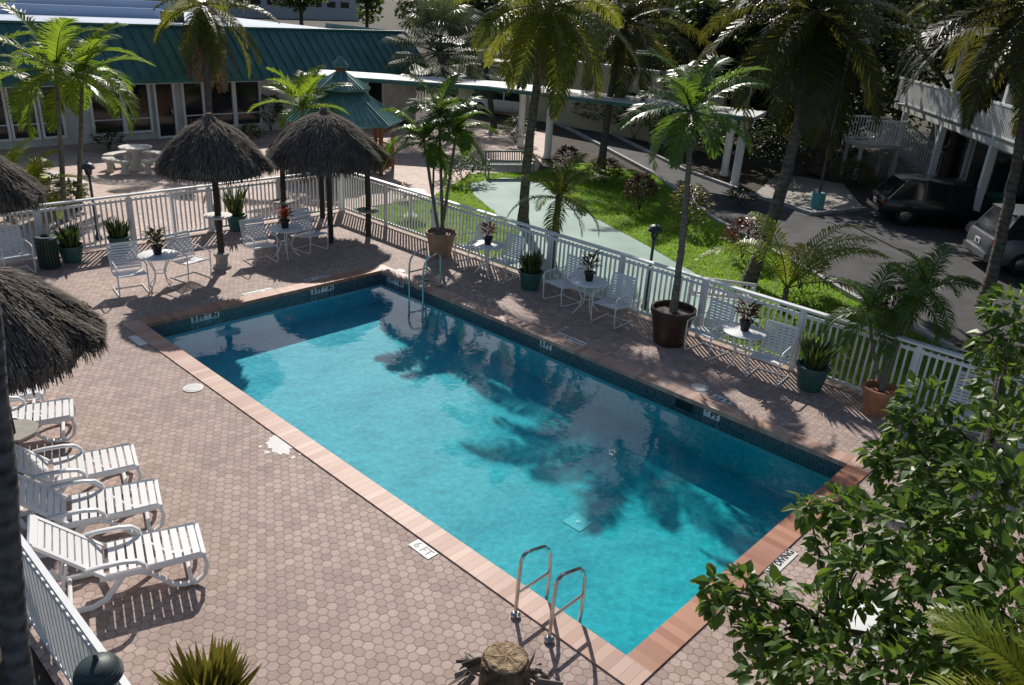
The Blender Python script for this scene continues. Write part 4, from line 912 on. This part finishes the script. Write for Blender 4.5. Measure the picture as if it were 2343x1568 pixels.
for i in range(6):
    a=MB(); a.box((-17.5+4.6*i,1.6,2.9),(.2,.2,5.8)); a.build('column',white,t,False)
a=MB(); a.box((-6,1.72,3.95),(26,.08,.07)); a.box((-6,1.72,3.05),(26,.06,.06))
for j in range(190): a.box((-19+.137*j,1.72,3.5),(.035,.035,.86))
a.build('balcony_railing',white,t,False)
# stairs
so_=G(2010,412); t=thing('outdoor_stairs','white outdoor staircase with picket railings beside the dark car','stairs',(so_.x+.5,so_.y,0),math.atan2(-.5,.6))
a=MB(); a.box((-.8,0,1.4),(1.8,1.3,.15)); a.build('landing',offwhite,t,False)
for i in range(8): a=MB(); a.box((.25+.27*i,0,1.22-.17*i),(.3,1.2,.06)); a.build('tread',offwhite,t,False)
for s in (-1,1): a=MB(); a.bar((0,s*.62,1.3),(2.4,s*.62,-.02),.06,.25); a.build('stringer',offwhite,t,False)
for x in (-1.6,0):
    for s in (-1,1): a=MB(); a.box((x,s*.56,.66),(.12,.1,1.32)); a.build('post',offwhite,t,False)
for s in (-1,1):
    a=MB(); y=s*.68; a.bar((-1.7,y,2.42),(0,y,2.42),.07,.07); a.bar((0,y,2.42),(2.4,y,1.0),.07,.07); a.bar((-1.7,y,1.55),(0,y,1.55),.05,.05)
    for j in range(14): a.box((-1.7+.13*j,y,1.98),(.03,.03,.86))
    for j in range(18): a.box((.1+.13*j,y,2.36-.592*(.1+.13*j)-.45),(.03,.03,.9))
    a.build('railing',white,t,False)
# ------------------------------------------------------------------ cars
tl=M('tail_lamp_red',(.22,.01,.01),.3,.1,8)
def make_car(label,loc,rz,L,W,Hc,paint,slope=.5):
    t=thing('parked_car',label,'car',loc,rz)
    def sec(x,hw,zb,zs): return [(x,-hw*.86,zb),(x,-hw*.97,zb+.12),(x,-hw,zb+.3),(x,-hw*.99,zs-.16),(x,-hw*.92,zs),(x,hw*.92,zs),(x,hw*.99,zs-.16),(x,hw,zb+.3),(x,hw*.97,zb+.12),(x,hw*.86,zb)]
    def loft(ss):
        a=MB(); n_=len(ss[0]); vs=[v for s in ss for v in s]; fs=[(i*n_+k,i*n_+(k+1)%n_,(i+1)*n_+(k+1)%n_,(i+1)*n_+k) for i in range(len(ss)-1) for k in range(n_)]
        fs+=[tuple(range(n_-1,-1,-1)),tuple((len(ss)-1)*n_+k for k in range(n_))]; return a.add(vs,fs)
    h=W/2; sh=Hc*.56
    loft([sec(-L/2,h*.78,.34,sh*.86),sec(-L/2+.05,h*.88,.28,sh*.96),sec(-L/2+.2,h*.96,.24,sh),sec(-L/2+.7,h,.22,sh+.03),sec(L*.12,h,.22,sh),sec(L/2-.9,h*.98,.22,sh-.06),sec(L/2-.3,h*.92,.24,sh-.2),sec(L/2-.05,h*.8,.28,sh-.32),sec(L/2,h*.7,.34,sh-.4)]).build('body',paint,t)
    xr_=-L/2+.14; xf=L*.2
    zt_=Hc-.07; hb=h*.91; ht=h*.76
    a=MB(); a.add([(xr_,-hb,sh-.02),(xf+.65,-hb,sh-.04),(xf+.65,hb,sh-.04),(xr_,hb,sh-.02),(xr_+slope,-ht,zt_),(xf-.25,-ht,zt_),(xf-.25,ht,zt_),(xr_+slope,ht,zt_)],[(0,1,5,4),(1,2,6,5),(2,3,7,6),(3,0,4,7),(4,5,6,7)]); a.build('windows',glass_d,t,False)
    def rs(x,hw,z): return [(x,-hw,zt_-.01),(x,-hw*.88,zt_+(z-zt_)*.75),(x,-hw*.4,z),(x,hw*.4,z),(x,hw*.88,zt_+(z-zt_)*.75),(x,hw,zt_-.01)]
    loft([rs(xr_+slope-.14,ht*.98,zt_),rs(xr_+slope+.2,ht*1.02,Hc-.02),rs((xr_+xf)/2,ht*1.03,Hc),rs(xf-.5,ht*1.02,Hc-.02),rs(xf-.2,ht*.98,zt_)]).build('roof',paint,t)
    for s in (-1,1):
        for x0,x1 in ((xr_+.02,xr_+slope+.01),(xf+.64,xf-.24),(-L*.01,-L*.01),(-L*.21,-L*.2)):
            a=MB(); a.bar((x0,s*(hb+.005),sh-.02),(x1,s*(ht+.005),zt_),.07,.03); a.build('pillar',paint,t)
    for x in (-L*.31,L*.31):
        for s in (-1,1):
            wv=MB(); y=s*(h-.09); k=22; pr=[(.2,-.1),(.31,-.1),(.34,-.06),(.34,.06),(.31,.1),(.2,.1)]
            vs=[(x+r*math.cos(2*PI*i/k),y+o,.34+r*math.sin(2*PI*i/k)) for r,o in pr for i in range(k)]; fs=[(j*k+i,j*k+(i+1)%k,(j+1)*k+(i+1)%k,(j+1)*k+i) for j in range(5) for i in range(k)]
            wv.add(vs,fs); o=wv.build('wheel',black,t); rm=MB(); vs=[(x+.2*math.cos(2*PI*i/k),y+s*.07,.34+.2*math.sin(2*PI*i/k)) for i in range(k)]; rm.add(vs+[(x,y+s*.1,.34)],[(i,(i+1)%k,k) for i in range(k)]); rm.build('rim',steel,o)
    for s in (-1,1):
        a=MB(); a.box((-L/2+.09,s*h*.8,sh-.14),(.1,.13,.2)); a.build('tail_light',tl,t); a=MB(); a.box((L/2-.18,s*h*.68,sh-.33),(.16,.3,.14)); a.build('headlight',mark_w,t)
        a=MB(); a.box((xf+.35,s*(h+.08),sh+.05),(.1,.18,.12)); a.build('wing_mirror',paint,t)
    a=MB(); a.box((-L/2-.005,0,sh*.74),(.03,.32,.15)); o=a.build('number_plate',mark_w,t); a=MB(); a.box((-L/2-.025,0,sh*.74),(.012,.12,.07)); a.build('emblem',potgreen,o)
    a=MB(); a.box((-L/2+.02,0,.42),(.14,W*.8,.14)); a.build('rear_bumper',paint,t)
dark_p=M('dark_blue_car_paint',(.012,.014,.02),.2,.1,3,spec=.6); silver_p=M('silver_car_paint',(.2,.21,.23),.35,.05,3,metal=.5)
hd=math.atan2(-.81,.58)
q=G(1985,502); make_car('black hatchback with a white number plate parked by the stairs',(q.x+.58*2.3+.3,q.y-.81*2.3+.2,0),hd,4.2,1.74,1.47,dark_p)
q=G(2225,612); make_car('silver minivan cut by the right edge',(q.x+.58*2.3+.4,q.y-.81*2.3+.1,0),hd,4.7,1.85,1.66,silver_p,.38)
q=G(1160,262); make_car('white car parked far behind the covered walkway columns',(q.x,q.y,0),R(-60),4.5,1.8,1.5,M('white_car_paint',(.7,.7,.7),.3,.03,3))
q=G(2268,515); t=thing('wheelie_bin','green bin behind the silver minivan','bin',(q.x,q.y,0)); a=MB(); a.add([(-.25,-.28,.05),(.25,-.28,.05),(.25,.28,.05),(-.25,.28,.05),(-.32,-.34,.95),(.32,-.34,.95),(.32,.34,.95),(-.32,.34,.95)],[(0,1,2,3),(4,5,6,7),(0,1,5,4),(1,2,6,5),(2,3,7,6),(3,0,4,7)]); a.build('body',M('bin_green',(.02,.2,.12),.4,.1,4),t,False); a=MB(); a.box((0,0,1.0),(.7,.74,.07)); a.build('lid',M('bin_lid_green',(.02,.16,.1),.4,.1,4),t)
q=G(1868,474); t=thing('parking_lamp_post','grey lamp post on a turquoise concrete base by the gravel bed','lamp post',(q.x,q.y,0)); a=MB(); a.lathe([(.24,-.02),(.24,.42),(.2,.5),(.05,.5)],18); a.build('base',M('turquoise_paint',(.12,.36,.36),.6,.1,4),t); a=MB(); a.tube([(0,0,.5),(0,0,5.4)],[.05,.04],10); a.build('post',M('dull_post',(.1,.1,.1),.6,.2,4),t); a=MB(); a.box((0,-.3,5.45),(.3,.7,.14)); a.build('lamp_head',kerbm,t)
# ------------------------------------------------------------------ far background
farw=M('far_wall',(.4,.42,.45),.8,.1,.5)
for px,d_,wd,hh,lab in ((660,170,34,5.2,'long pale far building beyond the car park'),):
    p=P(px,20,d_); t=thing('far_building',lab,'building',(p.x,p.y,0),R(8)); a=MB(); a.box((0,0,hh/2),(wd,8,hh)); a.build('wall',farw,t,False); a=MB(); a.box((0,0,hh+.15),(wd+.6,8.6,.3)); a.build('roof',M('far_roof',(.3,.2,.15),.8,.1,1),t,False)
    for j in range(int(wd/4)):
        a=MB(); a.box((-wd/2+1.5+4*j,-4.01,hh*.6),(2.4,.08,1.2)); a.build('window',glass_d,t,False)
for i in range(9):
    p=P(-150+170*i+U(-40,40),30,110+U(-12,25)); h=U(8,11)
    tree('broadleaf_tree','far tree on the skyline beyond the car park',p,h,rblobs(h,U(3.5,5),9,.3),1200,.9,mid_l,.3,'trees on the skyline')
